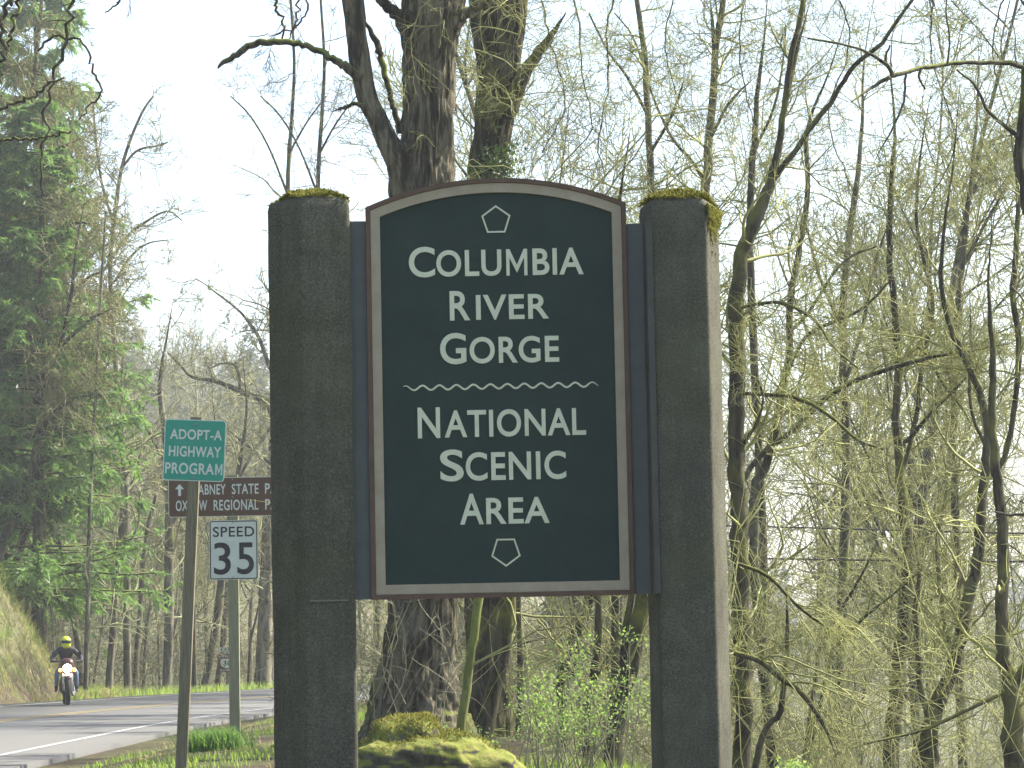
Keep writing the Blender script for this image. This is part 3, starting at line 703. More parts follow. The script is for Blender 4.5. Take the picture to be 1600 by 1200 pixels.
for tr, d, m in (([(560,120,17),(540,104,14),(524,93,12),(493,77,10),(451,66,10),(417,66,11),(401,69,11),(375,81,11),(360,92,9),(349,97,8),(340,107,3)], DA-.2, bark_dead),
           ([(625,205,12),(618,180,10),(602,118,10),(591,73,11),(574,42,10),(560,10,8)], DA+.6, bark_dead),
           ([(566,165,9),(553,162,6),(535,169,5),(518,174,4)], DA-.3, bark_dead),
           ([(700,52,30),(718,30,22),(740,14,18),(768,-4,16),(800,-30,13)], DA-.1, bark_big),
           ([(640,60,26),(622,25,20),(600,5,16),(585,-30,14)], DA+.2, bark_dead)):
    p, r = limb(tr, d, n=40, rough=.22); emit('branch', [(p, r, 10)], m, bigA, bA)
def vines(traces, D, n1, L1, up, rmin=None, lv=2): return twigset([limb(t, D) for t in traces], D, n1, L1, lv, up, rmin=rmin)
g = vines([[(690,160,4),(684,60,4),(700,-20,4)],[(640,90,4),(650,0,4)],[(550,100,4),(552,0,4)],[(660,280,3),(690,200,3)]], DA-.5, 12, .8, -.22)
g += vines([[(700,30,5),(760,-10,5),(800,-30,5)],[(730,20,5),(715,-60,5)]], DA-.9, 26, 1.3, -.1, None, 3)
o = emit('twigs', g, twig_moss, bigA, bA, False); o['kind'] = 'stuff'
# suckers and pale bare vines on the lower trunk
S = np.array([P(x, y, DA-.65) for x, y in zip(rng.uniform(575,725,20), rng.uniform(1040,1150,20))]); Dd = rng.normal(0,.25,(20,3))+[0,-.1,1]
p, r = grow(S, Dd, rng.uniform(.5,1.3,20), np.full(20,.005), 9, .16, .05, .4); S2, D2_, L2, R2 = spawn(p, r, 2)
p2, r2 = grow(S2, D2_, L2, np.maximum(R2,.0035), 6, .2, 0, .5); o = emit('suckers', [(p, r, 4),(p2, r2, 3)], twig_grey, bigA, bA, False); o['kind'] = 'stuff'

# ---- ivy-hung tree right of it
DB = 33.
bB = base_of(765, DB); ivt = empty('ivy_tree', bB, 'second thick trunk wrapped in ivy and mossy twigs, right of the furrowed tree', 'tree')
furrowed('trunk', [(762,1150,90),(764,1000,74),(762,600,66),(758,300,64),(766,220,64),(778,120,68),(787,40,72),(792,-60,74),(800,-400,60)], DB, ivt, bB, bark_moss, 90, 200, .035)
for tr in ([(790,180,34),(812,130,24),(835,90,18),(858,60,14),(885,20,12)],[(770,140,30),(752,80,22),(742,20,18),(735,-40,15)]):
    p, r = limb(tr, DB-.2, n=30, rough=.1); emit('branch', [(p, r, 9)], bark_moss, ivt, bB)
def leaves(cent, n_each, spread, size, parent, base, m, name='leaves', vert=0.):
    """small bent leaves round centres"""
    cent = np.asarray(cent); c = np.repeat(cent, n_each, 0)+rng.normal(0, spread, (len(cent)*n_each, 3)); N = len(c)
    u = nrm(rng.normal(0,1,(N,3))*[1,1,1-vert]); v = nrm(np.cross(u, rng.normal(0,1,(N,3)))); w_ = nrm(np.cross(u, v)); s = rng.uniform(.6,1.3,(N,1))*size
    V = np.stack([c-u*s, c+v*s*.5+w_*s*.12, c+u*s, c-v*s*.5+w_*s*.12], 1).reshape(-1,3)-np.array(base); F = np.arange(N*4).reshape(-1,4)
    global TRIS; TRIS += N*2
    o = link(name, mesh_np(name, V, F, m), parent); o['kind'] = 'stuff'; return o
yy = rng.uniform(-120,290,1800); xc = np.interp(yy, [-120,0,120,220,290],[795,787,778,766,760]); off = rng.choice([-1,1],1800,p=[.68,.32])*rng.uniform(.1,1.05,1800)*34
cen = np.array([P(a+b_, y, DB-.25-.2*(1-abs(b_)/34)) for a, b_, y in zip(xc, off, yy)]); cen = cen[fbm(cen*1.6, 3) > .5]
leaves(cen, 6, .07, .03, ivt, bB, leaf_ivy, 'ivy')
g = twigset([limb([(745,290,5),(752,150,5),(765,0,5),(775,-100,5)], DB-.6), limb([(800,290,5),(805,150,5),(815,0,5),(835,-120,5)], DB-.8)], DB, 34, 1.5, 3, -.08, ang=(30,100))
o = emit('twigs', g, twig_moss, ivt, bB, False); o['kind'] = 'stuff'

# ---- stems seen below the panel
traced_tree('mossy_sapling', 'straight yellow-green mossy sapling leaning right beside the furrowed trunk', 'tree', 26.5, [(716,1180,16),(722,1125,15),(735,1030,14),(748,937,14),(768,800,12),(790,640,10),(815,480,7)], bark=bark_green, dens=.12)
traced_tree('bare_tree', 'dark curved trunk leaning right above the mossy boulder', 'tree', 31, [(750,1165,36),(757,1145,30),(770,1085,25),(784,1025,24),(792,960,24),(796,900,23),(800,700,20),(810,500,16)], bark=bark_moss, dens=.35, L1=1.2)
traced_tree('bare_tree', 'straight slim dark trunk just left of the curved one above the boulder', 'tree', 36, [(762,1150,16),(767,1060,15),(769,940,14),(771,700,13),(776,400,10)], bark=bark_grey, dens=.3)
traced_tree('bare_tree', 'thin dark stem between the leaning sapling and the furrowed trunk', 'tree', 34, [(738,1100,10),(733,1000,11),(731,930,12),(735,700,10),(742,400,8)], bark=bark_moss, dens=.3)
traced_tree('bare_tree', 'very thin dark stem right of the curved trunk, below the panel', 'tree', 38, [(806,1220,9),(811,1120,9),(813,1040,9),(810,940,9),(806,700,8),(800,400,6)], bark=bark_dead, twm=twig_dark, dens=.5)
traced_tree('bare_tree', 'dark forked stem in the middle of the gap below the panel', 'tree', 37, [(880,1130,14),(876,1080,14),(880,1045,14),(893,1000,13),(908,970,12),(924,935,11),(950,830,10),(975,600,8)], [([(884,1040,9),(896,1060,9),(906,990,8),(915,940,7),(930,850,6)],37,37)], bark=bark_moss, dens=.5, L1=1.)
traced_tree('bare_tree', 'crooked dark stem right of the forked one, with leaf buds at its foot', 'tree', 34, [(916,1180,14),(919,1110,13),(926,1060,12),(934,1000,12),(935,940,12),(925,850,11),(905,600,9)], [([(924,1070,8),(946,1035,7),(965,1000,6),(985,950,5)],34,34)], bark=bark_moss, dens=.5, L1=1.)
traced_tree('bare_tree', 'thick dark trunk leaning right against the inner edge of the right post', 'tree', 29, [(955,1230,34),(962,1150,30),(972,1090,27),(986,1045,25),(996,990,25),(1006,930,25),(1030,800,22),(1060,500,18)], [([(975,1080,12),(975,1010,12),(985,940,11),(1000,850,9)],29,29)], bark=bark_moss, dens=.5, L1=1.2)
traced_tree('bare_tree', 'upright trunk crossing behind the leaning one near the right post', 'tree', 35, [(958,1200,22),(962,1100,20),(964,1020,19),(964,935,18),(962,700,16),(960,400,12),(985,200,9)], bark=bark_grey, dens=.5)

# ---- right side of the picture
def right_tree(*a, **k):
    a = list(a); br = a[5] if len(a) > 5 else []
    a[4] = [(x, y, w_*.86) for x, y, w_ in a[4]]
    if len(a) > 5: a[5] = [([(x, y, w_*.78) for x, y, w_ in t], d0, d1) for t, d0, d1 in br]
    k['rough'] = max(k.get('rough', .06), .13); return traced_tree(*a, **k)
right_tree('bare_tree', 'twig-clad trunk directly beside the right post, forking high up', 'tree', 31,
  [(1158,1200,34),(1162,1120,32),(1160,1000,32),(1156,850,32),(1150,700,30),(1152,560,30),(1150,480,30),(1160,400,26),(1187,330,24),(1207,275,17),(1218,220,13),(1226,160,12),(1234,100,11),(1250,30,10),(1262,-40,9)],
  [([(1205,285,14),(1239,240,12),(1267,200,12),(1295,165,11),(1316,130,10),(1337,100,10),(1375,70,9),(1400,35,8),(1425,0,7),(1450,-40,6)],31,30.5),
   ([(1212,270,9),(1222,200,8),(1235,130,8),(1250,60,7),(1266,0,7)],31,31.5),
   ([(1140,622,8),(1165,615,8),(1197,617,9),(1237,620,9),(1270,633,8),(1297,650,7),(1320,670,7),(1345,690,6),(1380,702,4)],31,29.5),
   ([(1155,482,7),(1185,475,7),(1220,473,7),(1253,487,7),(1280,507,6),(1300,540,5),(1340,575,4)],31,29.5),
   ([(1158,700,8),(1185,655,6),(1192,625,5),(1187,600,5),(1178,588,4)],31,30),
   ([(1160,1000,10),(1147,1020,12),(1187,1033,11),(1220,1060,11),(1253,1083,10),(1287,1133,9),(1307,1183,8)],31,28)],
  bark=bark_moss, n1=19, L1=1.25, dens=1.0, ang=(20,70))
right_tree('bare_tree', 'grey tree with long arched bough, second from the right post', 'tree', 36,
  [(1190,1000,20),(1178,880,19),(1180,760,18),(1192,740,17),(1208,690,16),(1217,640,15),(1232,560,14),(1234,480,13),(1247,400,12),(1262,300,10),(1262,200,9),(1300,100,7),(1330,0,5)],
  [([(1150,780,12),(1170,735,12),(1200,700,11),(1230,680,11),(1283,628,11),(1318,604,11),(1353,588,10),(1397,574,10),(1437,563,9),(1478,553,9),(1520,547,8),(1555,541,7),(1587,533,6)],35,34),
   ([(1225,590,9),(1250,540,8),(1275,515,8),(1310,500,7),(1350,480,6),(1380,450,5),(1390,440,4)],36,35.5),
   ([(1232,520,8),(1262,490,7),(1300,430,6),(1330,400,5),(1370,385,4)],36,36.5)],
  bark=bark_grey, n1=15, L1=1.4, dens=1.0)
right_tree('bare_tree', 'tall dark trunk rising through a swarm of twigs in the middle right', 'tree', 38,
  [(1388,1240,32),(1393,1167,30),(1400,1100,28),(1410,1000,26),(1417,933,25),(1420,867,22),(1413,800,19),(1400,667,15),(1403,600,15),(1403,533,14),(1397,467,13),(1390,400,12),(1392,300,11),(1398,200,9),(1392,100,8),(1400,0,6)],
  [([(1408,740,11),(1430,660,10),(1436,610,10),(1440,567,10),(1453,517,9),(1457,467,9),(1442,400,8),(1432,330,7),(1440,230,6),(1460,120,5)],38,38),
   ([(1417,690,10),(1432,672,9),(1460,640,7),(1490,610,6),(1530,570,5)],38,37),
   ([(1412,560,9),(1440,545,8),(1475,600,7),(1505,640,6),(1530,690,5)],38,37)],
  bark=bark_moss, n1=16, L1=1.35, dens=1.0)
right_tree('bare_tree', 'leaning trunk that joins a thinner stem low down, middle right', 'tree', 34,
  [(1447,1240,40),(1450,1180,36),(1457,1117,31),(1480,1067,27),(1500,1000,25),(1513,933,23),(1528,867,21),(1533,800,19),(1540,733,17),(1543,670,15),(1530,610,13),(1500,545,12),(1482,500,10),(1470,440,9),(1476,350,8),(1490,250,7),(1500,130,6)],
  [([(1452,1150,16),(1450,1120,14),(1437,1067,13),(1433,1000,12),(1430,950,11),(1436,900,10),(1428,840,8)],34,34),
   ([(1484,1010,12),(1473,955,11),(1468,900,10),(1465,840,9),(1480,760,7),(1470,690,6)],34,35),
   ([(1540,745,13),(1563,728,12),(1577,683,12),(1587,617,12),(1593,533,13),(1583,467,13),(1587,400,12),(1590,300,10),(1575,180,8)],34,34),
   ([(1541,700,8),(1520,650,7),(1515,600,7),(1517,540,6),(1515,450,5)],34,34.5)],
  bark=bark_moss, n1=15, L1=1.25, dens=1.1)
right_tree('bare_tree', 'dark trunk nearest the right edge of the view, forking near the ground', 'tree', 30,
  [(1580,1250,46),(1583,1167,42),(1580,1067,30),(1567,1033,25),(1565,967,24),(1567,867,22),(1563,800,20),(1556,730,18),(1550,650,15),(1552,560,13),(1545,450,11),(1550,330,9)],
  [([(1582,1075,20),(1600,1047,18),(1625,1000,16),(1645,920,14)],30,30),
   ([(1575,1080,7),(1520,1105,7),(1453,1137,7),(1407,1150,6),(1360,1160,5),(1327,1170,4)],30,29)],
  bark=bark_moss, n1=10, L1=1.1, dens=.8)
right_tree('bare_tree', 'nearly black trunk at the upper right edge with a long crooked bough', 'tree', 24,
  [(1650,1100,40),(1640,700,32),(1618,420,26),(1603,300,22),(1595,240,20),(1600,150,18),(1612,60,16),(1630,-100,13)],
  [([(1612,108,11),(1570,98,10),(1535,98,9),(1500,98,9),(1470,102,9),(1440,106,9),(1415,113,9),(1392,119,10),(1365,135,7),(1347,147,6),(1330,160,4)],24,22.5),
   ([(1394,119,9),(1388,104,9),(1370,90,7),(1350,80,6),(1330,73,5),(1300,66,5),(1262,60,4)],22.9,22.5),
   ([(1394,119,6),(1384,92,6),(1391,70,3)],22.9,22.9), ([(1440,106,5),(1436,120,5),(1446,140,4)],22.8,22.8),
   ([(1415,116,5),(1412,160,5),(1395,200,4),(1375,235,3),(1368,250,2)],22.8,22.6),
   ([(1592,215,12),(1575,200,9),(1556,186,8),(1540,168,7),(1530,145,6),(1515,125,5),(1495,110,4)],24,23.5),
   ([(1480,102,5),(1484,60,4),(1478,20,3),(1482,-20,3)],22.7,22.7)],
  bark=bark_dead, twm=twig_dark, n1=9, L1=.7, dens=.45, lv=2, rough=.18)
right_tree('bare_tree', 'slim pale tree with twin stems above the top of the right post', 'tree', 44,
  [(1105,900,20),(1100,400,19),(1103,290,18),(1110,200,16),(1115,120,14),(1121,60,13),(1130,0,11),(1140,-80,9)],
  [([(1116,110,9),(1114,50,8),(1110,0,7)],44,44),([(1104,290,8),(1080,250,7),(1050,215,6),(1020,150,5),(990,60,4),(960,20,3)],44,43),([(1108,220,7),(1140,160,6),(1180,120,5)],44,43)],
  bark=bark_grey, n1=19, L1=1.7, dens=1.0)
right_tree('bare_tree', 'thin grey tree rising just behind the right shoulder of the panel', 'tree', 42,
  [(1030,900,16),(1022,400,14),(1016,260,13),(1012,180,12),(1008,90,11),(998,20,10),(985,-60,8)], [([(1012,180,7),(980,120,6),(950,80,5),(920,20,4)],42,41),([(1016,240,7),(1050,180,6),(1070,120,5)],42,41)], bark=bark_grey, n1=19, L1=1.7, dens=1.0)
right_tree('bare_tree', 'slender tree whose stem passes left of the twig-clad trunk near the top', 'tree', 40,
  [(1190,800,16),(1172,400,14),(1174,290,13),(1178,220,12),(1184,140,12),(1194,60,11),(1200,-10,10)], [([(1176,240,7),(1205,180,6),(1220,120,5),(1228,40,4)],40,40)], bark=bark_grey, n1=13, L1=1.5)
right_tree('bare_tree', 'pale mossy tree behind the arched bough, filling the centre right', 'tree', 50,
  [(1310,1100,20),(1318,900,18),(1322,700,16),(1316,500,14),(1330,350,12),(1345,220,10),(1350,100,8),(1365,0,6)], [([(1320,600,9),(1350,500,8),(1365,420,7),(1395,330,5)],50,49),([(1318,520,8),(1280,430,7),(1262,360,6),(1240,300,5)],50,51)], bark=bark_grey, n1=16, L1=2.0, dens=1.0)
right_tree('bare_tree', 'fine-twigged tree between the two darkest trunks at right', 'tree', 46,
  [(1500,1100,18),(1497,900,16),(1490,700,14),(1495,500,12),(1510,350,11),(1525,200,9),(1530,60,7)], [([(1492,620,8),(1465,520,7),(1440,450,5)],46,45),([(1502,420,8),(1550,330,6),(1590,260,5)],46,46)], bark=bark_grey, n1=15, L1=1.9, dens=1.0)
right_tree('bare_tree', 'mossy arching bough tree low beside the post, bending left over it', 'tree', 27,
  [(1420,500,6),(1380,400,7),(1347,335,7),(1309,328,7),(1262,312,7),(1216,295,6),(1178,281,6),(1131,277,5),(1103,300,4)], bark=bark_moss, n1=10, L1=.7, dens=.6, toground=False) if False else None
# leaning sticks in the right thicket
for k, (tr, D, lb) in enumerate((([(1280,1013,6),(1310,960,5),(1347,897,4),(1370,850,3)],33,'straight dark stick leaning right in the thicket, left one'),([(1300,1016,6),(1350,965,5),(1397,927,4),(1440,890,3)],34,'straight dark stick leaning right in the thicket, lower one'),
      ([(1180,1200,12),(1188,1163,11),(1202,1130,10),(1220,1108,10),(1230,1000,8),(1228,917,7)],28,'dark crooked sapling standing in the thicket close to the right post'))):
    traced_tree('dead_sapling', lb, 'tree', D, tr, bark=bark_dead, twm=twig_dark, dens=.25, L1=.5, lv=2, toground=True)

# ---- left side: trees beyond the bend
DL = 100
LG = 'grey trunks standing beyond the bend'
for D, lb, tr, br, bk, dn in (
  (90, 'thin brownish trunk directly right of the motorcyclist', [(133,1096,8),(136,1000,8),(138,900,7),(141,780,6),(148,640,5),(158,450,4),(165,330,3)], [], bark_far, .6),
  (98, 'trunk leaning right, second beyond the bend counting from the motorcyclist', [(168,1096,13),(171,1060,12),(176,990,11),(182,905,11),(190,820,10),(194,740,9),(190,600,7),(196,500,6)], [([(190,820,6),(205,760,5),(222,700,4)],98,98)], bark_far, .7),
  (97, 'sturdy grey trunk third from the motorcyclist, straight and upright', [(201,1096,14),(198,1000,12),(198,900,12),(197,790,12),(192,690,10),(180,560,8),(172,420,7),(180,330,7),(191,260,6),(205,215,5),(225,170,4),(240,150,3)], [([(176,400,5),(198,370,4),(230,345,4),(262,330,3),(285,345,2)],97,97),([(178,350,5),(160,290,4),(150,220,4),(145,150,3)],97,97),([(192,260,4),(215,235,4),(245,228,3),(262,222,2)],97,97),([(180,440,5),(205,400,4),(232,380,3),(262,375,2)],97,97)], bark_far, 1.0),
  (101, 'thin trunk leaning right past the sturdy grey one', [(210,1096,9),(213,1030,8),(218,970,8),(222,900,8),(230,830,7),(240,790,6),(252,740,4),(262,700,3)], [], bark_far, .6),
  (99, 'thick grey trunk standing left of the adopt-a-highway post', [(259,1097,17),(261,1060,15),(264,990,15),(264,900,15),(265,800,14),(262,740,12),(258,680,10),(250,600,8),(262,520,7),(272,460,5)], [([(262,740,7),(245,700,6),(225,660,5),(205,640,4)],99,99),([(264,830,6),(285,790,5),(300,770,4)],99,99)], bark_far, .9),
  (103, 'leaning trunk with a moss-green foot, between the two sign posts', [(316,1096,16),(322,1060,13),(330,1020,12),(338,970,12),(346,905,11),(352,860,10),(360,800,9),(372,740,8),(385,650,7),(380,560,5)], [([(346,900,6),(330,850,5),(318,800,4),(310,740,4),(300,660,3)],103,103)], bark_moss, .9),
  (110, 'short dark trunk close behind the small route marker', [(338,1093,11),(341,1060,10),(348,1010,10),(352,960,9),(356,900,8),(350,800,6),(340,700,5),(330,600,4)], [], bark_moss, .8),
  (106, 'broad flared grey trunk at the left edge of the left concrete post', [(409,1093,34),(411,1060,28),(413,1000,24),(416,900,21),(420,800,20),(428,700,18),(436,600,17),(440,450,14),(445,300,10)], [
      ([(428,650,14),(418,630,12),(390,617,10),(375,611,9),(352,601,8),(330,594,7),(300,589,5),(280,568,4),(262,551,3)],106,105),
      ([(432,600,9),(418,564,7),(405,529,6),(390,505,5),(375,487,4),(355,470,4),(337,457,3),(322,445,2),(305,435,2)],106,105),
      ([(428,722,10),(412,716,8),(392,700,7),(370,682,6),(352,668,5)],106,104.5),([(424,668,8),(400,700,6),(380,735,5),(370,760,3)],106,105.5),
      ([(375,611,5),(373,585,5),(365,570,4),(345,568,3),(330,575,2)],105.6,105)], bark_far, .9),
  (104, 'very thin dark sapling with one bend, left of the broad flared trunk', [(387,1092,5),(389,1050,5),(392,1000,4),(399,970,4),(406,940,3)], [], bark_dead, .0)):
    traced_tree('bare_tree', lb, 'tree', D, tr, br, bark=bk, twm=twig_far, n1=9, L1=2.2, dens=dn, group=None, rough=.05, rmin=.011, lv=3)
pl = base_of(302, 98); b = MB(); b.tube([(0,0,-.3),(0,0,3.6)], [.08,.06], 8); o = b.build('grey_pole', bark_grey, None, pl); tag(o, 'thin plain grey pole just right of the adopt-a-highway post, beyond the road', 'pole')

# ---- procedural bare trees (shared meshes)
def bare_template(H, r0, nb, spread, tw, seed, lean=.05, sides=8):
    global rng; old = rng; rng = np.random.default_rng(seed)
    D = np.array([[rng.normal(0, lean), rng.normal(0, lean), 1.]])
    p, r = grow(np.array([[0,0,-.4]]), D, np.array([H]), np.array([r0]), 22, .05, .05, .12)
    S, Dd, L, Rr = spawn(p, r, nb, .22, .98, (28, 62), (.9,1.), (.35,.55), L=np.array([H*spread]))
    Rr = np.maximum(Rr, tw*1.8); p1, r1 = grow(S, Dd, L, Rr, 9, .12, .1, .3)
    S, Dd, L, Rr = spawn(p1, r1, 9, .15, 1, (28,65), (.3,.65), (.4,.65)); Rr = np.maximum(Rr, tw*1.2); p2, r2 = grow(S, Dd, L, Rr, 6, .16, .06, .5)
    S, Dd, L, Rr = spawn(p2, r2, 6, .15, 1, (28,65), (.35,.8), (.5,.8)); Rr = np.maximum(Rr, tw); p3, r3 = grow(S, Dd, L, Rr, 4, .2, .04, .6)
    rng = old
    tm = [(p, r, sides)]; return tm, [(p1, r1, 5)], [(p2, r2, 3), (p3, np.maximum(r3, tw*.8), 3)]
TMP = []
for k, (H, r0, nb, sp) in enumerate(((15,.16,24,.30),(13,.12,20,.34),(17,.2,26,.32),(11,.09,18,.36),(16,.14,22,.24))):
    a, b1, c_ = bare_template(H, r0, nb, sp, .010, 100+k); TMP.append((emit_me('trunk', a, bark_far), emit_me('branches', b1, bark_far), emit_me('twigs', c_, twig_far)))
for k, (H, r0, nb, sp) in enumerate(((14,.085,30,.26),(12,.07,26,.30),(15,.10,34,.24))):
    a, b1, c_ = bare_template(H, r0, nb, sp, .0075, 140+k, .03, 6); TMP.append((emit_me('trunk', a, bark_grey), emit_me('branches', b1, bark_grey), emit_me('twigs', c_, twig_moss)))
def place_bare(k, x, y, s, rz, label, group, z=None, name='bare_tree'):
    t = TMP[k]; root = empty(name, (x, y, hz(x, y) if z is None else z), label, 'tree', group, (0,0,rz)); root.scale = (s,s,s)
    for nm, me in zip(('trunk','branches','twigs'), t): o = link(nm, me, root); 
    o['kind'] = 'stuff'; return root
def scatter(n, fx, ymin, ymax, mind=2.): 
    out = []; tries = 0
    while len(out) < n and tries < n*40:
        tries += 1; y = math.sqrt(rng.uniform(ymin**2, ymax**2)); x = rng.uniform(*fx(y))
        if abs(float(road_d(np.array([x]), np.array([y]))[0])) < 6.5 and x < 4: continue
        if all((x-a)**2+(y-b_)**2 > mind**2 for a, b_ in out): out.append((x, y))
    return out
V_ = lambda px, y: (px-800)/FPX*y
for x, y in scatter(62, lambda y: (V_(-60, y), V_(470, y)), 100, 190, 1.6):
    place_bare(int(rng.integers(0,5)), x, y, rng.uniform(.42,.85), rng.uniform(0,6.28), 'bare greyish tree in the wood '+('above the motorcyclist' if x/y*FPX+800 < 150 else 'left of the adopt-a-highway sign' if x/y*FPX+800 < 255 else 'around the roadside sign posts' if x/y*FPX+800 < 420 else 'behind the left concrete post')+(', near the road' if y < 145 else ', deeper in'), 'bare trees in the wood beyond the bend')
for x, y in scatter(30, lambda y: (V_(150, y), V_(600, y)), 190, 300, 2.5):
    place_bare(int(rng.integers(0,5)), x, y, rng.uniform(.55,.95), rng.uniform(0,6.28), 'pale bare tree on the hill behind the roadside wood'+(' above the teal sign' if x/y*FPX+800 < 330 else ' beside the left post'), 'bare trees on the hill behind the road')
for x, y in scatter(22, lambda y: (V_(560, y), V_(1060, y)), 58, 120, 1.8):
    place_bare(int(rng.integers(0,5)), x, y, rng.uniform(.5,.85), rng.uniform(0,6.28), 'slender bare tree behind the '+('furrowed tree' if x/y*FPX+800 < 720 else 'ivy-wrapped tree' if x/y*FPX+800 < 860 else 'right half of the welcome panel')+(', nearer' if y < 85 else ', farther off'), 'slender bare trees behind the sign')
for x, y in scatter(9, lambda y: (V_(1080, y), V_(1680, y)), 62, 130, 2.):
    place_bare(int(rng.integers(0,5)), x, y, rng.uniform(.6,.95), rng.uniform(0,6.28), 'greyish bare tree behind the mossy trees, '+('just right of the right post' if x/y*FPX+800 < 1280 else 'in the middle of the right part' if x/y*FPX+800 < 1450 else 'toward the right edge')+(', nearer' if y < 90 else ', farther off'), 'bare trees in the thicket at right')
for x, y in scatter(11, lambda y: (V_(860, y), V_(1660, y)), 56, 100, 2.):
    px_ = x/y*FPX+800; place_bare(5+int(rng.integers(0,3)), x, y, rng.uniform(1.2,1.6), rng.uniform(0,6.28), 'slim mossy sapling with fine yellow-green twigs '+('above the right shoulder of the panel' if px_ < 1000 else 'directly behind the right post' if px_ < 1160 else 'right of the right post' if px_ < 1330 else 'in the middle right' if px_ < 1480 else 'near the right edge')+(', nearer' if y < 65 else ', farther' if y > 82 else ''), 'slim mossy saplings at right')
# trees outside the frame towards the sun, which shade the road and posts as in the photograph
for x, y, s in ((12.6,19,1.0),(17,22,.8),(20,36,1.),(7.5,43,.8),(4,62,.9)):
    place_bare(int(rng.integers(0,5)), x, y, s, rng.uniform(0,6.28), 'bare tree on the riverbank outside the right edge of the view', 'bare trees on the riverbank')

# ---- far woods as single masses
def wood_mass(name, label, pts, hts, m, tw, seed, nb=12, n2=5, dead=0):
    global rng; old = rng; rng = np.random.default_rng(seed); N = len(pts)
    S = np.array([[x, y, hz(x, y)-.3] for x, y in pts]); D = np.tile([[0,0,1.]], (N,1))+rng.normal(0,.07,(N,3)); L = np.array(hts)
    p, r = grow(S, D, L, L*.011+tw, 7, .06, .05, .25)
    S, Dd, L1, Rr = spawn(p, r, nb, .15, 1, (25,60), (.2,.42), (.3,.5)); Rr = np.maximum(Rr, tw*1.3); p1, r1 = grow(S, Dd, L1, Rr, 5, .14, .08, .5)
    S, Dd, L2, Rr = spawn(p1, r1, n2, .15, 1, (25,65), (.3,.7), (.5,.8)); p2, r2 = grow(S, Dd, L2, np.maximum(Rr, tw), 3, .2, .05, .6); rng = old
    o = emit(name, [(p, r, 4),(p1, r1, 3),(p2, r2, 3)], m, None); return tag(o, label, 'woods', None, 'stuff')
def pts_in(n, pa, pb, y0, y1): y = np.sqrt(rng.uniform(y0**2, y1**2, n)); px = rng.uniform(pa, pb, n); return np.stack([(px-800)/FPX*y, y], -1)
a = pts_in(125, -150, 620, 175, 360); wood_mass('far_woods', 'pale bare wood covering the hill behind the road on the left', a, rng.uniform(7,13,len(a)), twig_far, .026, 1)
a = pts_in(85, 480, 1750, 130, 330); wood_mass('far_woods', 'grey-green bare wood down in the valley behind the sign and trees at right', a, rng.uniform(7,12,len(a)), twig_far, .026, 2)
a = pts_in(110, 450, 1800, 330, 600); wood_mass('far_woods', 'hazy wood on the far side of the valley at right', a, rng.uniform(8,13,len(a)), twig_far, .045, 3, 12, 4)

# ---- thickets: arching canes
def thicket(name, label, regs, m, seed, tw, n, h, nb=5, up=-.05, cat='thicket', leafy=None, dz=0):
    """regs: centres; canes rise from the ground and arch over"""
    global rng; old = rng; rng = np.random.default_rng(seed); P0 = []
    for x, y in regs: P0.append([x, y, hz(x, y)-.1+dz])
    P0 = np.repeat(np.array(P0), n, 0); N = len(P0); P0[:,:2] += rng.normal(0, h*.35, (N,2))
    P0[:,2] = ht(P0[:,0], P0[:,1])-.1+dz
    D = rng.normal(0,.5,(N,3))*[1,1,0]+[0,0,1]; L = rng.uniform(.5,1.5,N)*h
    p, r = grow(P0, D, L, np.full(N, tw*1.4), 9, .16, .08, .5, upend=up*6)
    S, Dd, L1, Rr = spawn(p, r, nb, .15, 1, (30,80), (.25,.6), (.6,.9)); p1, r1 = grow(S, Dd, L1, np.maximum(Rr, tw), 5, .2, .02, .6, upend=-.15)
    S, Dd, L2, Rr = spawn(p1, r1, 3, .2, 1, (30,80), (.3,.7), (.6,.9)); p2, r2 = grow(S, Dd, L2, np.maximum(Rr, tw*.8), 3, .2, 0, .6); rng = old
    o = emit(name, [(p, r, 3),(p1, r1, 3),(p2, r2, 3)], m, None, smooth=False); tag(o, label, cat, None, 'stuff'); return p1, p2
def reg(n, pa, pb, y0, y1): a = pts_in(n, pa, pb, y0, y1); d = np.abs(road_d(a[:,0], a[:,1])); return a[(d > 6.2) | (a[:,0] > 4)]
thicket('thicket', 'yellow-brown tangle of bare undergrowth beyond the bend on the left', reg(54, -40, 470, 98, 145), twig_bush, 11, .011, 7, 3.4, 5)
thicket('thicket', 'tangle of bare canes below the panel, between the two posts', reg(38, 625, 1060, 42, 85), twig_bush, 12, .006, 7, 3.0, 5)
thicket('thicket', 'dense tangle of mossy canes at the lower right, beside the post', reg(24, 1120, 1330, 29, 42), twig_moss, 13, .0042, 10, 4.0, 6)
thicket('thicket', 'bare undergrowth filling the slope below the trees at right', reg(44, 1120, 1660, 44, 105), twig_bush, 14, .007, 7, 4.2, 5)
thicket('thicket', 'bare canes seen through the narrow gap beside the left post', reg(9, 590, 650, 46, 58), twig_bush, 16, .006, 9, 2.6, 5)
# hanging mossy twigs beside the right post (lower right)
tr_ = [limb([(1147,1020,9),(1187,1033,9),(1220,1060,9),(1253,1083,8),(1287,1133,7),(1307,1183,6)], 27.5), limb([(1150,880,6),(1200,900,6),(1250,950,5),(1320,1000,4)], 27.5)]
base = tr_[0][0][0,0]; root = empty('mossy_bough', base, 'fallen mossy bough slanting down through the thicket beside the right post', 'branch')
for t_ in tr_: emit('bough', [(t_[0], t_[1], 8)], bark_moss, root, base)
g = twigset(tr_, 27.5, 40, 1.1, 3, -.16); o = emit('twigs', g, twig_moss, root, base, False); o['kind'] = 'stuff'

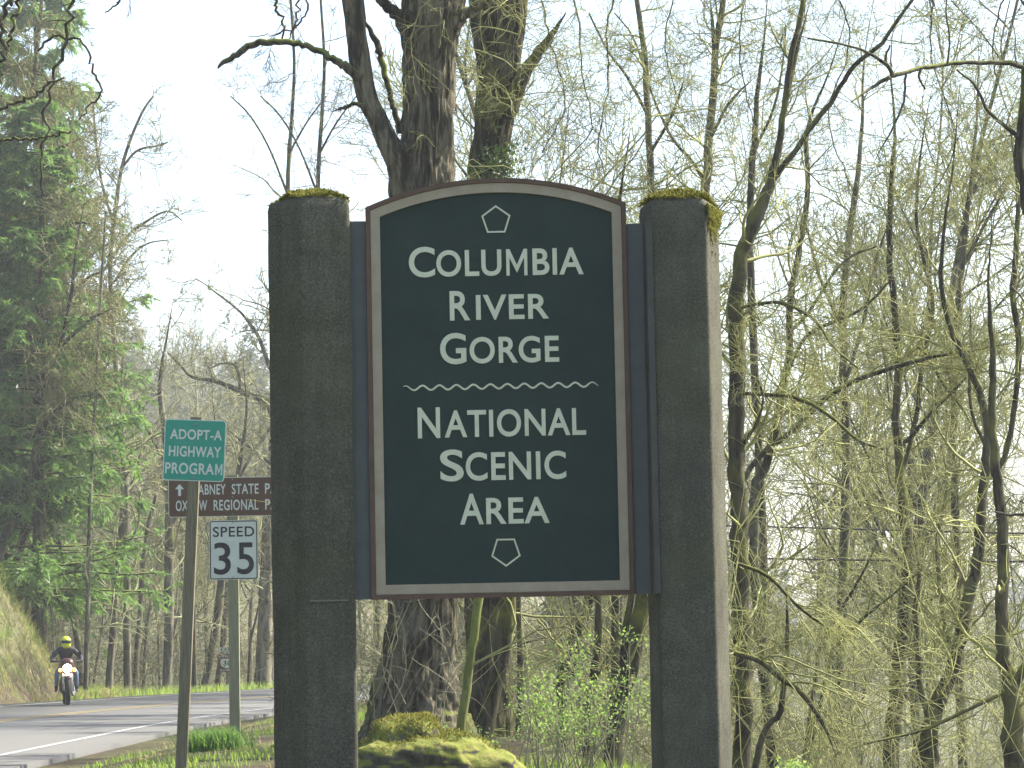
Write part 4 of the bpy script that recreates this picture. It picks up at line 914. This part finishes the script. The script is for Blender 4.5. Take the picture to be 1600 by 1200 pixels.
# budding shrubs
def shrub(label, px, py, D, wpx, hpx, nc, nl, size=.017, green=leaf_bud):
    q = M_(D); c = P(px, py, D); x0 = c[0]; z0 = hz(x0, D); base = (x0, D, z0); root = empty('budding_shrub', base, label, 'shrub')
    N = nc; S = np.stack([x0+rng.normal(0,wpx*q*.25,N), D+rng.normal(0,.3,N), np.full(N, max(z0, c[2]-hpx*q*.7)-.2)], -1)
    # stems start on the ground
    S[:,2] = ht(S[:,0], S[:,1])-.1; H = (c[2]+hpx*q*.5)-S[:,2]
    p, r = grow(S, rng.normal(0,.22,(N,3))+[0,0,1], H*rng.uniform(.7,1.1,N), np.full(N,.008), 10, .1, .05, .4); S2, D2_, L2, R2 = spawn(p, r, 7, .35, 1, (30,70), (.15,.35)); p2, r2 = grow(S2, D2_, L2, np.maximum(R2,.003), 6, .2, .06, .6)
    emit('stems', [(p, r, 4),(p2, r2, 3)], twig_grey, root, base, False)['kind'] = 'stuff'
    pt = p2[:,2:].reshape(-1,3); pt = pt[(pt[:,2] > c[2]-hpx*q*.6) & (pt[:,2] < c[2]+hpx*q*.65)]
    if len(pt) > nl: pt = pt[rng.choice(len(pt), nl, False)]
    if len(pt): leaves(pt, 4, .045, size, root, base, green)
shrub('bright green budding shrub left of centre in the gap below the panel', 862, 1110, 27, 90, 110, 18, 380)
shrub('bright green budding shrub in the middle of the gap below the panel', 905, 1090, 28, 80, 150, 13, 250)
shrub('bright green budding shrub at the foot of the leaning trunk near the right post', 955, 1050, 27.5, 60, 130, 9, 130)
shrub('small green shrub growing behind the mossy boulder', 735, 1150, 27, 60, 50, 8, 60)
shrub('sparse green shrub in the valley haze at right', 1320, 1040, 45, 40, 90, 10, 90, .03)
shrub('low leafy bramble at the foot of the right post', 1240, 1206, 22, 110, 10, 20, 60, .022)

# ---- conifers
def fir(H, Rb, seed, tw=.065, dens=1., first=.08):
    global rng; old = rng; rng = np.random.default_rng(seed)
    n = int(H*12*dens); z = np.sort(rng.uniform(first*H, H*.98, n)); az = rng.uniform(0, 6.28, n); L = Rb*(1-z/H)**.75*rng.uniform(.6,1.15,n)+.3
    S = np.stack([0*z, 0*z, z], -1); D = np.stack([np.cos(az), np.sin(az), .15+0*z], -1); p, r = grow(S, D, L, .012+L*.010, 7, .05, -.10, .3, upend=.06)
    S2, D2_, L2, R2 = spawn(p, r, 13*dens, .15, 1, (40,75), (.18,.42), (.4,.6)); D2_[:,2] *= .35; p2, r2 = grow(S2, D2_, L2, np.maximum(R2,.006), 5, .1, -.22, .5)
    allp = np.concatenate([p2.reshape(-1,5,3)], 0)
    # needle sprays along every twig
    m_ = 20; i = np.repeat(np.arange(len(p2)), m_); t = rng.uniform(0,3.99,len(i)); k = t.astype(int); f = (t-k)[:,None]
    c = p2[i,k]*(1-f)+p2[i,k+1]*f; tan = nrm(p2[i,k+1]-p2[i,k]); side = nrm(np.cross(tan, [0,0,1.])+1e-6)*rng.choice([-1,1],len(i))[:,None]
    d = nrm(tan*.7+side*.8+rng.normal(0,.3,(len(i),3))+[0,0,-.25]); ln = rng.uniform(.14,.32,(len(i),1)); wv = nrm(np.cross(d, rng.normal(0,1,(len(i),3))))*tw*rng.uniform(.6,1.2,(len(i),1))
    V = np.stack([c-wv*.5, c+wv*.5, c+d*ln+wv*.15, c+d*ln-wv*.15], 1).reshape(-1,3); F = np.arange(len(V)).reshape(-1,4)
    tp, trr = grow(np.array([[0,0,-.5]]), np.array([[0,0,1.]]), np.array([H+.5]), np.array([H*.012+.05]), 14, .01, 0, .1)
    rng = old
    return emit_me('trunk', [(tp, trr, 10)], bark_dead), emit_me('branches', [(p, r, 3),(p2[:,::2], r2[:,::2], 3)], bark_dead), mesh_np('foliage', V, F, needle)
FIR = [fir(17, 4.2, 5), fir(14, 3.4, 6)]
for me in [f_[2] for f_ in FIR]: TRIS += len(me.polygons)*2
def place_fir(k, x, y, s, rz, label, group=None, dz=0):
    root = empty('fir_tree', (x, y, hz(x, y)+dz), label, 'conifer', group, (0,0,rz)); root.scale = (s,s,s)
    for nm, me in zip(('trunk','branches','foliage'), FIR[k]): o = link(nm, me, root)
    o['kind'] = 'stuff'
for k_, px, D_, sc_, rz_, lb in ((0, 55, 91, 1.0, 1.0, 'dark green fir above the road bank, the one with boughs hanging lowest'), (1, -70, 92, 1.35, 2.4, 'tall fir at the left edge behind the lichen-hung trees'),
        (0, 62, 124, 1.35, 3.6, 'tall fir rising furthest back on the left bank'), (1, -10, 104, 1.3, .4, 'fir standing close behind the one with low hanging boughs')):
    place_fir(k_, V_(px, D_), D_, sc_, rz_, lb)
    if D_ == 124: [o_ for o_ in C.objects if o_.get('label') == lb][0].scale = (1.35, 1.35, 2.05)
# far firs
def far_fir_mesh(H, seed):
    r0 = np.random.default_rng(seed); n = 300; z = r0.uniform(.08, 1, n)*H; az = r0.uniform(0, 6.28, n); L = .20*H*(1-z/H)**.8*r0.uniform(.5,1.1,n)+.2
    d = np.stack([np.cos(az), np.sin(az), -.35+0*z], -1); c = np.stack([0*z, 0*z, z], -1); wv = np.stack([-np.sin(az), np.cos(az), .25*r0.normal(0,1,n)], -1)*(L*.22)[:,None]
    V = np.stack([c, c+d*L[:,None]*.6+wv, c+d*L[:,None], c+d*L[:,None]*.6-wv], 1).reshape(-1,3); V[:,2] += r0.normal(0,.1,len(V)); F = np.arange(len(V)).reshape(-1,4)
    return mesh_np('crown', V, F, needle_far)
FF_ = [far_fir_mesh(12, 1), far_fir_mesh(15, 2), far_fir_mesh(9, 3)]
b = MB(); b.tube([(0,0,-.5),(0,0,9)], [.2,.05], 6); tmp = b.build('trunk', bark_dead); FT = tmp.data; bpy.data.objects.remove(tmp)
def far_fir(x, y, s, label, group):
    root = empty('fir_tree', (x, y, hz(x, y)), label, 'conifer', group, (0,0,rng.uniform(0,6.28))); root.scale = (s,s,s*rng.uniform(.9,1.2)); link('trunk', FT, root); link('crown', FF_[int(rng.integers(0,3))], root)['kind'] = 'stuff'
for x, y in pts_in(60, 150, 520, 250, 380): far_fir(x, y, rng.uniform(.5,.95), 'small hazy conifer on the hill behind the road on the left', 'distant conifers on the left hill')
for x, y in pts_in(80, 1000, 1700, 380, 600): far_fir(x, y, rng.uniform(.6,1.15), 'small hazy conifer on the far side of the valley at right', 'distant conifers across the valley')
for x, y in pts_in(14, 850, 1500, 120, 200): far_fir(x, y, rng.uniform(.35,.6), 'pale young conifer down in the valley behind the bare trees', 'young conifers in the valley')

# bare olive trees on the bank, upper left
for px, D, lb, tr, br in (
  (20, 93, 'lichen-hung bare tree on the bank with forked dark trunks at far left', [(4,900,11),(8,800,12),(11,640,12),(8,550,11),(20,420,10),(30,300,9),(45,180,8),(60,60,6),(70,-60,5)], [([(10,640,8),(30,560,7),(60,520,6),(100,490,5)],93,92),([(18,430,8),(60,380,7),(110,350,6),(160,350,4)],93,92),([(28,320,7),(10,260,6),(-20,200,6)],93,93),([(30,300,7),(80,240,6),(130,215,4)],93,92)]),
  (40, 90, 'lichen-hung bare tree leaning right on the bank', [(0,860,14),(18,810,14),(38,768,13),(50,730,13),(58,690,12),(66,640,10),(90,560,8),(110,470,7),(120,380,6),(135,300,5)], [([(58,680,8),(90,640,7),(120,620,5)],90,89),([(95,540,7),(140,500,6),(180,480,4)],90,89)]),
  (75, 94, 'lichen-hung bare tree with slanting trunk nearest the hanging fir boughs', [(20,905,13),(34,850,13),(50,810,12),(66,760,11),(78,700,10),(90,600,8),(86,480,7),(100,380,6),(95,260,5)], [([(78,700,8),(110,660,6),(140,640,5)],94,94),([(88,500,7),(130,440,6),(170,420,4)],94,93)])):
    traced_tree('bare_tree', lb, 'tree', D, tr, br, bark=bark_dead, twm=leaf_olive, n1=25, L1=2.9, dens=.95, rmin=.0115, rough=.08, t0=.35, up=-.03)
for px0, y0, D, lb in ((62, 905, 93, 'short dark leaning trunk low on the road bank'),(36,890,94,'thin dark slanting trunk beside the short leaning one on the bank')):
    traced_tree('bare_tree', lb, 'tree', D, [(px0-14,y0,9),(px0,y0-60,9),(px0+10,y0-120,8),(px0+18,y0-190,7),(px0+30,y0-260,5)], bark=bark_dead, twm=twig_far, dens=.5, rmin=.008)
# overhanging near branches top left
bs = P(100,-120,30); root = empty('hanging_branch', bs, 'dark crooked branches hanging into the upper left corner', 'branch')
bl = [limb(t, 30, n=30, rough=1.1) for t in ([(118,-60,6),(112,0,6),(101,75,6),(82,127,5),(71,161,5),(75,202,4),(66,244,4),(64,270,3),(67,304,2)],[(20,-40,7),(4,70,7),(0,140,6)],[(40,-40,6),(22,30,5),(15,70,5),(3,90,5)],
   [(0,172,5),(28,160,5),(56,146,5),(80,130,4),(100,122,3)],[(60,80,4),(90,55,5),(130,70,4),(150,118,4),(157,142,4),(142,165,3),(124,186,2)],[(215,-30,4),(190,0,4),(180,10,3),(165,20,2)],[(0,218,4),(60,216,4),(110,205,3)])]
for q_ in bl: emit('branch', [(q_[0], q_[1], 6)], bark_dead, root, bs)
g = twigset(bl, 30, 8, .5, 2, -.08, dens=.5, rmin=.003); emit('twigs', g, twig_dark, root, bs, False)['kind'] = 'stuff'
bs = P(420,-120,29); root = empty('hanging_branch', bs, 'thin dark twigs hanging into the sky above the dead limb', 'branch')
bl = [limb(t, 29, n=26, rough=1.1) for t in ([(432,-40,5),(430,0,5),(438,25,4),(445,40,4),(440,60,3)],[(470,-30,4),(460,40,3),(440,50,3),(425,55,2),(388,58,1.5)],[(480,-20,4),(478,20,3),(460,45,3),(452,62,2)])]
for q_ in bl: emit('branch', [(q_[0], q_[1], 6)], bark_dead, root, bs)
g = twigset(bl, 29, 12, .7, 3, -.1, dens=.6, rmin=.0028); emit('twigs', g, twig_dark, root, bs, False)['kind'] = 'stuff'
for px, D, lb in ((497, 60, 'slim bare tree seen in the sky left of the forked limb'), (450, 64, 'slim bare tree rising from behind the left post')):
    traced_tree('bare_tree', lb, 'tree', D, [(px-10,1000,9),(px-8,600,8),(px,281,7),(px+6,180,6),(px+10,98,5),(px+4,0,4),(px,-60,4)], [([(px-2,300,4),(px-30,230,3),(px-60,180,3),(px-90,150,2)],D,D),([(px+2,240,4),(px+30,190,3),(px+60,150,2)],D,D)], bark=bark_grey, twm=twig_grey, n1=12, L1=2.0, dens=.9, rmin=.005)
# right: extra overhead twig mass near the top (hanging mossy crown of the riverside trees)
for k, (D, lb, trs) in enumerate(((35, 'hanging mossy crown twigs over the right shoulder of the panel', [[(880,-60,8),(890,30,7),(905,120,6),(900,200,5),(880,260,4)],[(960,-60,8),(940,40,7),(950,130,6),(930,220,5),(940,280,3)],[(840,-40,8),(850,60,7),(870,160,5),(850,240,4)],[(1050,-60,6),(1040,60,5),(1060,170,4)]]),
     (37, 'hanging mossy crown twigs in the upper right corner', [[(1300,-60,8),(1320,60,6),(1300,180,5),(1320,290,4)],[(1480,-40,8),(1450,80,6),(1480,220,5),(1450,330,4)],[(1580,-40,7),(1560,90,6),(1590,230,4)],[(1180,-60,7),(1150,80,5),(1170,200,4)]]))):
    bs = P(trs[0][0][0], -60, D); root = empty('mossy_bough', bs, lb, 'branch'); bl = [limb([(x_+rng.normal(0,10), y_, w_*.45) for x_, y_, w_ in t], D, n=24, rough=.9) for t in trs]
    for q_ in bl: emit('bough', [(q_[0], q_[1], 5)], bark_moss, root, bs)
    g = twigset(bl, D, 30, 1.5, 3, -.04, ang=(30,100)); emit('twigs', g, twig_moss, root, bs, False)['kind'] = 'stuff'

# ---- power lines: from a pole hidden behind the left post out of view to the right
up_ = P(492, 800, 62); pole = empty('utility_pole', (up_[0], 62, hz(up_[0], 62)), 'wooden utility pole standing hidden behind the left concrete post', 'utility pole')
ph = P(492, 790, 62)[2]-pole.location.z+.3; b = MB(); b.tube([(0,0,-.5),(0,0,ph)], [.13,.10], 10); b.build('mast', wood_post, pole)
for y0, y1, y2, r_ in ((812, 822, 834, .012), (862, 872, 877, .014)):
    a, c, e = P(492, y0, 62), P(1140, y1, 46), P(1700, y2, 33); A = catmull(np.array([[*a, r_],[*c, r_],[*e, r_],[*P(2300, y2-30, 22), r_]]), 60)
    tag(emit('power_line', [(A[None,:,:3], A[None,:,3], 5)], wire_m), ('upper' if y0 < 850 else 'lower, thicker')+' black cable strung behind the trees at right', 'cable')

# ------------------------------------------------------------------ boulder
DBo = 22.5; q = M_(DBo); cx = P(668, 1150, DBo)[0]; gz = hz(cx, DBo)
import mathutils
bm_n = 90; th = np.linspace(.0, np.pi*.62, 70); ph_ = np.arange(140)*2*np.pi/140; TH, PH = np.meshgrid(th, ph_, indexing='ij')
dv = np.stack([np.sin(TH)*np.cos(PH), np.sin(TH)*np.sin(PH), np.cos(TH)], -1); top = P(640, 1113, DBo)[2]-gz
th = np.linspace(.0, np.pi*.72, 90); TH, PH = np.meshgrid(th, ph_, indexing='ij')
dv = np.stack([np.sin(TH)*np.cos(PH), np.sin(TH)*np.sin(PH), np.cos(TH)], -1); k3 = top/.98
rad_ = 0
for (ex, ey, ez, hx, hy, hh, pw) in ((-.18,.05,.62,.30,.34,.33,3.5), (-.22,-.1,.50,.46,.46,.25,4.), (.10,.05,.48,.52,.5,.30,2.6), (.28,0,.36,.55,.5,.30,2.4), (-.05,-.15,.25,.42,.42,.5,4.)):
    lo = np.zeros(TH.shape); hi_ = np.full(TH.shape, 2.)
    for _ in range(22):
        md = (lo+hi_)/2; q3 = dv*md[...,None]+np.array([0,0,.40]); ins = (np.abs((q3[...,0]-ex)/hx)**pw+np.abs((q3[...,1]-ey)/hy)**pw+np.abs((q3[...,2]-ez)/hh)**pw) < 1
        lo = np.where(ins, md, lo); hi_ = np.where(ins, hi_, md)
    rad_ = np.maximum(rad_, lo)
V = dv*rad_[...,None]; n1_ = fbm(V*2.6+3, 4)-.5; n2_ = fbm(V*11+8, 4)-.5; V = V*(1+n1_[...,None]*.30)+dv*n2_[...,None]*.10
V[...,0] *= .80; V[...,2] = (V[...,2]+.40)*k3*.94
i = np.arange(TH.size).reshape(TH.shape); j = np.roll(i, -1, 1); F = np.stack([i[:-1], i[1:], j[1:], j[:-1]], -1).reshape(-1,4)
bo = empty('boulder', (cx, DBo, gz), 'big boulder cushioned with yellow-green moss between the posts', 'boulder')
link('rock', mesh_np('rock', V.reshape(-1,3), F, rock_m, None, True), bo)
Vf = V[:-8].reshape(-1,3); k = rng.choice(len(Vf), 10000); S = Vf[k]+rng.normal(0,.008,(len(k),3)); nn_ = fbm(S*4+2, 3)
up_w = np.gradient(V[...,2], axis=0); nrmz = dv[:-8].reshape(-1,3)[k][:,2]; keep = (nrmz*.6+nn_ > .72); S = S[keep]
p, r = grow(S, nrm(S*[1,1,.5])+[0,0,.5]+rng.normal(0,.4,S.shape), rng.uniform(.01,.03,len(S)), np.full(len(S),.0042), 3, .3, 0, .3)
o = emit('moss', [(p, r, 3)], moss_m, bo, (0,0,0), False); o['kind'] = 'stuff'

# ------------------------------------------------------------------ grass
def blades(name, label, X_, Y_, hgt, wid, m, cat='grass', lean=.45):
    N = len(X_); z = ht(X_, Y_)-.01; S = np.stack([X_, Y_, z], -1); az = rng.uniform(0,6.28,N); le = rng.uniform(.1, lean*2, N); h = hgt*rng.uniform(.4,1.3,N)
    d = np.stack([np.cos(az)*le, np.sin(az)*le, 0*az], -1); sd = np.stack([-np.sin(az), np.cos(az), 0*az], -1)*(wid*rng.uniform(.6,1.3,N))[:,None]
    mid = S+d*h[:,None]*.35+np.array([0,0,1])*h[:,None]*.6; tip = S+d*h[:,None]+np.array([0,0,1])*h[:,None]*.95
    V = np.stack([S-sd, S+sd, mid+sd*.7, mid-sd*.7, tip], 1).reshape(-1,3); b_ = np.arange(N)[:,None]*5
    F = np.concatenate([b_+[0,1,2,3], b_+[3,2,4,4]], 0)[:, :]
    me = bpy.data.meshes.new(name); Fq = (b_+[0,1,2,3]); Ft = (b_+[3,2,4]); me.vertices.add(len(V)); me.vertices.foreach_set('co', V.astype(np.float32).ravel())
    me.loops.add(Fq.size+Ft.size); me.loops.foreach_set('vertex_index', np.concatenate([Fq.ravel(), Ft.ravel()]).astype(np.int32)); me.polygons.add(2*N)
    me.polygons.foreach_set('loop_start', np.concatenate([np.arange(N)*4, N*4+np.arange(N)*3]).astype(np.int32)); me.materials.append(m); me.update(calc_edges=True)
    global TRIS; TRIS += 3*N; return tag(link(name, me), label, cat, None, 'stuff')
N = 90000; gy = np.sqrt(rng.uniform(24**2, 75**2, N)); gx = (rng.uniform(-30, 640, N)-800)/FPX*gy
pn = fbm(np.stack([gx*.55, gy*.28, 0*gx], -1), 3); d = road_d(gx, gy); k = (d > 5.1) & (pn > .665-.0*d-.12*ss(6.3, 8, d)+.08*rng.uniform(0,1,N))
blades('grass', 'bright green grass patches on the muddy verge left of the posts', gx[k], gy[k], .085, .0065, grass_m)
k = (d > 4.7) & (pn <= .52) & (rng.uniform(0,1,N) < .22); blades('dead_grass', 'flattened dry grass and litter on the muddy verge', gx[k], gy[k], .06, .006, drygrass_m, lean=1.2)
c_ = P(337, 1172, 34.5); N = 1500; a_ = rng.normal(0,.16,(N,2)); blades('grass_tuft', 'dark clump of long grass between the two roadside sign posts', c_[0]+a_[:,0], 34.5+a_[:,1], .24, .008, needle, 'grass tuft', .7)
N = 42000; gy = rng.uniform(66, 112, N); gx = rng.uniform(-22, -12.2, N)-np.clip(gy-96,0,20)*.15; d = road_d(gx, gy); pn = fbm(np.stack([gx*.9, gy*.5, 0*gx+4], -1), 3); k = (d < -4.6) & (pn > .47)
blades('grass', 'green grass growing on the steep road bank at left', gx[k], gy[k], .26, .014, grass_m, lean=.8)
k = (d < -5.0) & (pn < .52); blades('dead_grass', 'dry tan grass hanging on the steep road bank at left', gx[k], gy[k], .30, .014, drygrass_m, lean=1.0)
N = 16000; gy = rng.uniform(92, 118, N); gx = rng.uniform(-16, 0, N); d = road_d(gx, gy); k = (d < -4.5) & (d > -6.6)
blades('grass', 'green grass strip along the far edge of the road bend', gx[k], gy[k], .28, .014, grass_m)
N = 9000; gy = rng.uniform(20, 30, N); gx = rng.uniform(-2.2, 1.2, N); blades('grass', 'green grass around the mossy boulder', gx, gy, .12, .006, grass_m)
# fallen sticks on the verge
for k_, (x, y, ln, az, lb) in enumerate(((-2.75, 33.6, .5, .15, 'pale bark strip lying in the grass right of the speed sign post'), (-14.35, 84, 2.0, 2.35, 'pale broken stick lying on the road bank near the motorcyclist'))):
    z = hz(x, y); A = np.array([[x, y, z+.04, .02],[x+ln*.5*math.cos(az), y+.1, z+.07+(.5*abs(math.sin(az)) if k_ else 0), .022],[x+ln*math.cos(az), y+.2, z+.04+(1.1*abs(math.sin(az)) if k_ else 0), .012]]); A = catmull(A, 8)
    tag(emit('stick', [(A[None,:,:3], A[None,:,3], 6)], bark_far), lb, 'stick')

# ------------------------------------------------------------------ motorcycle and rider
DM = 75.; bp = P(104, 1103, DM); MX = bp[0]; yaw = R(11)
moto = empty('motorcycle', (MX, DM, RZ+.12), 'motorcycle with lit headlamp and amber indicators coming towards the camera', 'motorcycle', None, (0, 0, yaw))
def wheel(y):
    b = MB(); b.lathe([(.26,-.05),(.315,-.055),(.34,-.03),(.347,0),(.34,.03),(.315,.055),(.26,.05),(.25,0),(.26,-.05)], 'X', (0,y,.347), 32); t = b.build('wheel', tyre, moto, smooth=True)
    b = MB(); b.lathe([(.262,-.03),(.25,-.02),(.25,.02),(.262,.03)], 'X', (0,y,.347), 32); b.lathe([(.001,-.05),(.04,-.05),(.04,.05),(.001,.05)], 'X', (0,y,.347), 12)
    for k in range(10): a = k*math.pi/5; b.tube([(0,y+.03*math.cos(a),.347+.03*math.sin(a)),(0,y+.255*math.cos(a),.347+.255*math.sin(a))], .006, 5)
    b.build('rim', chrome, t)
wheel(-.70); wheel(.70)
for s in (-1, 1):
    b = MB(); b.tube([(s*.1,-.70,.347),(s*.1,-.45,1.0)], [.028,.024], 10); b.build('fork_leg', chrome, moto, smooth=True)
    b = MB(); b.tube([(s*.02,-.43,1.04),(s*.2,-.42,1.08),(s*.36,-.33,1.07)], .014, 8); b.tube([(s*.27,-.38,1.075),(s*.40,-.31,1.07)], .02, 8, 0); b.build('handlebar', black_pl, moto)
    b = MB(); b.tube([(s*.24,-.40,1.09),(s*.30,-.42,1.24)], .007, 6); b.lathe([(0,-.012),(.05,-.01),(.055,0),(.04,.02),(0,.025)], 'Y', (s*.31,-.42,1.27), 14); b.build('mirror', black_pl, moto)
    b = MB(); b.lathe([(0,-.03),(.03,-.025),(.045,0),(.03,.03),(0,.035)], 'Y', (s*.17,-.56,.86), 12); b.build('turn_signal', amber_m, moto)
b = MB(); b.lathe([(0,-.06),(.06,-.055),(.085,-.035),(.09,0)], 'Y', (0,-.60,.90), 20); b.v = [(v[0]*1.15, v[1], .9+(v[2]-.9)*1.15) for v in b.v]; b.build('headlamp', lamp_m, moto, smooth=True)
b = MB(); b.lathe([(.095,-.01),(.11,.0),(.10,.1),(.05,.14),(0,.15)], 'Y', (0,-.60,.90), 20); b.build('lamp_housing', black_pl, moto, smooth=True)
def hull(sections, n=16):   # (y, halfwidth, z0, z1)
    vs = [];
    for y, hw_, z0_, z1_ in sections:
        for k in range(n): a = 2*math.pi*k/n; c, s_ = math.cos(a), math.sin(a); vs.append((hw_*math.copysign(abs(c)**.7, c), y, (z0_+z1_)/2+(z1_-z0_)/2*math.copysign(abs(s_)**.7, s_)))
    fs = [(i*n+k, i*n+(k+1)%n, (i+1)*n+(k+1)%n, (i+1)*n+k) for i in range(len(sections)-1) for k in range(n)]; fs += [tuple(range(n))[::-1], tuple((len(sections)-1)*n+k for k in range(n))]; return vs, fs
for nm, secs, m in (('fairing', [(-.62,.07,.96,1.06),(-.58,.15,.78,1.12),(-.48,.17,.74,1.16),(-.40,.12,.8,1.1)], bike_orange), ('fuel_tank', [(-.36,.08,.84,.98),(-.25,.15,.78,1.04),(-.02,.15,.76,1.02),(.14,.09,.78,.9)], bike_orange),
    ('seat', [(.08,.1,.80,.88),(.3,.14,.76,.86),(.6,.12,.82,.9),(.85,.07,.88,.94)], black_pl), ('engine', [(-.28,.13,.34,.62),(-.1,.19,.26,.72),(.18,.18,.28,.7),(.32,.1,.36,.6)], steel_dark), ('front_mudguard', [(-.98,.05,.62,.68),(-.8,.075,.70,.76),(-.6,.075,.72,.78),(-.45,.05,.68,.74)], bike_orange),
    ('tail_fairing', [(.5,.11,.74,.84),(.75,.1,.8,.92),(.98,.05,.88,.96)], bike_orange)):
    v, f_ = hull(secs); b = MB(); b.add(v, f_); b.build(nm, m, moto, smooth=True)
b = MB(); b.tube([(.1,-.3,.4),(.14,-.1,.24),(.17,.3,.26),(.2,.75,.42)], [.025,.03,.04,.05], 10); b.build('exhaust', chrome, moto, smooth=True)
b = MB(); b.tube([(.1,.2,.42),(.1,.7,.347)], .03, 8); b.tube([(-.1,.2,.42),(-.1,.7,.347)], .03, 8); b.build('swing_arm', steel_dark, moto)
b = MB(); b.tube([(-.3,0.02,.36),(.3,.02,.36)], .014, 8); b.build('footpegs', chrome, moto)
# rider: one continuous skinned body
rider = empty('person', (MX, DM, RZ+.12), 'motorcyclist in dark jacket, blue jeans and bright yellow full-face helmet, riding', 'person', None, (0,0,yaw))
bv = []; be = []; br_ = []
def jv(p, r, par=None):
    bv.append(p); br_.append(r); i = len(bv)-1
    if par is not None: be.append((par, i))
    return i
pel = jv((0,.28,.93), (.155,.13)); ab = jv((0,.24,1.06), (.15,.12), pel); ch = jv((0,.17,1.22), (.175,.125), ab); up1 = jv((0,.12,1.34), (.15,.10), ch); nk = jv((0,.08,1.43), (.06,.06), up1); hd = jv((0,.05,1.50), (.075,.08), nk)
HANDS = []
for s in (-1, 1):
    sh = jv((s*.19,.12,1.35), (.075,.075), up1); el = jv((s*.37,-.02,1.16), (.055,.055), sh); wr_ = jv((s*.36,-.24,1.10), (.036,.036), el); pm = jv((s*.345,-.31,1.09), (.034,.02), wr_)
    for k in range(4): a1 = jv((s*(.375-.02*k),-.355,1.10), (.0095,.0095), pm); a2 = jv((s*(.375-.02*k),-.365-.003*(k%2),1.07), (.009,.009), a1); jv((s*(.375-.02*k),-.34,1.05+.002*k), (.008,.008), a2)
    t1 = jv((s*.315,-.31,1.07), (.011,.011), pm); jv((s*.31,-.345,1.055), (.009,.009), t1)
    hp = jv((s*.10,.26,.90), (.10,.10), pel); kn = jv((s*.235,-.14,.80), (.068,.068), hp); an = jv((s*.25,.06,.42), (.045,.045), kn); hl = jv((s*.25,.09,.37), (.04,.04), an); jv((s*.26,-.12,.345), (.035,.025), hl)
me = bpy.data.meshes.new('body'); me.from_pydata(bv, be, []); bo_ = link('body', me, rider); sm = bo_.modifiers.new('skin', 'SKIN')
me.skin_vertices[0]
for k, v in enumerate(me.skin_vertices[0].data): v.radius = br_[k]; v.use_root = (k == 0)
s2 = bo_.modifiers.new('sub', 'SUBSURF'); s2.levels = 2; s2.render_levels = 2
dg = bpy.context.evaluated_depsgraph_get(); dg.update(); nm_ = bpy.data.meshes.new_from_object(bo_.evaluated_get(dg)); bo_.modifiers.clear(); bo_.data = nm_; nm_.name = 'body'
nm_.materials.clear(); [nm_.materials.append(m) for m in (jacket, jeans, boot_m, black_pl)]
for p_ in nm_.polygons:
    c = p_.center; p_.use_smooth = True
    p_.material_index = 3 if (c.y < -.27 and c.z > 1.0) else 2 if c.z < .47 else 1 if c.z < .97 else 0
b = MB(); prof = []
for k in range(15): a = math.pi*k/14; prof.append((.138*math.sin(a)**.8 if 0 < k < 14 else 0, -.15*math.cos(a)*(1.0)))
b.lathe(prof, 'Z', (0,.03,1.55), 26); 
for i_, v in enumerate(b.v):   # chin bar pushed forward
    x, y, z = v; dy = y-.03
    b.v[i_] = (x*.92, .03+dy*(1.12 if dy > 0 else 1.16), z-(.02 if (dy < -.03 and z < 1.5) else 0))
hm = b.build('helmet', helmet_m, rider, smooth=True)
b = MB(); vs = []; 
for k in range(11):
    a = R(-62+12.4*k); 
    for z_, rr_ in ((1.515,.156),(1.555,.160),(1.595,.150)): vs.append((rr_*.88*math.sin(a), .03-rr_*1.06*math.cos(a), z_))
fs = [(k*3+j_, (k+1)*3+j_, (k+1)*3+j_+1, k*3+j_+1) for k in range(10) for j_ in range(2)]; b.add(vs, fs); b.build('visor', visor_m, hm, smooth=True)

# ------------------------------------------------------------------ air
b = MB(); b.box((-420,-12,-40),(420,1250,75)); hzm = bpy.data.materials.new('haze'); hzm.use_nodes = True; t = hzm.node_tree; t.nodes.remove(t.nodes['Principled BSDF'])
vo = t.nodes.new('ShaderNodeVolumePrincipled'); vo.inputs['Color'].default_value = (.93,.96,1,1); vo.inputs['Density'].default_value = .0006; vo.inputs['Anisotropy'].default_value = .3
t.links.new(vo.outputs[0], t.nodes['Material Output'].inputs['Volume'])
tag(b.build('haze', hzm), 'thin sunlit haze in the valley air', None, None, 'stuff')
print('TRIS', TRIS)
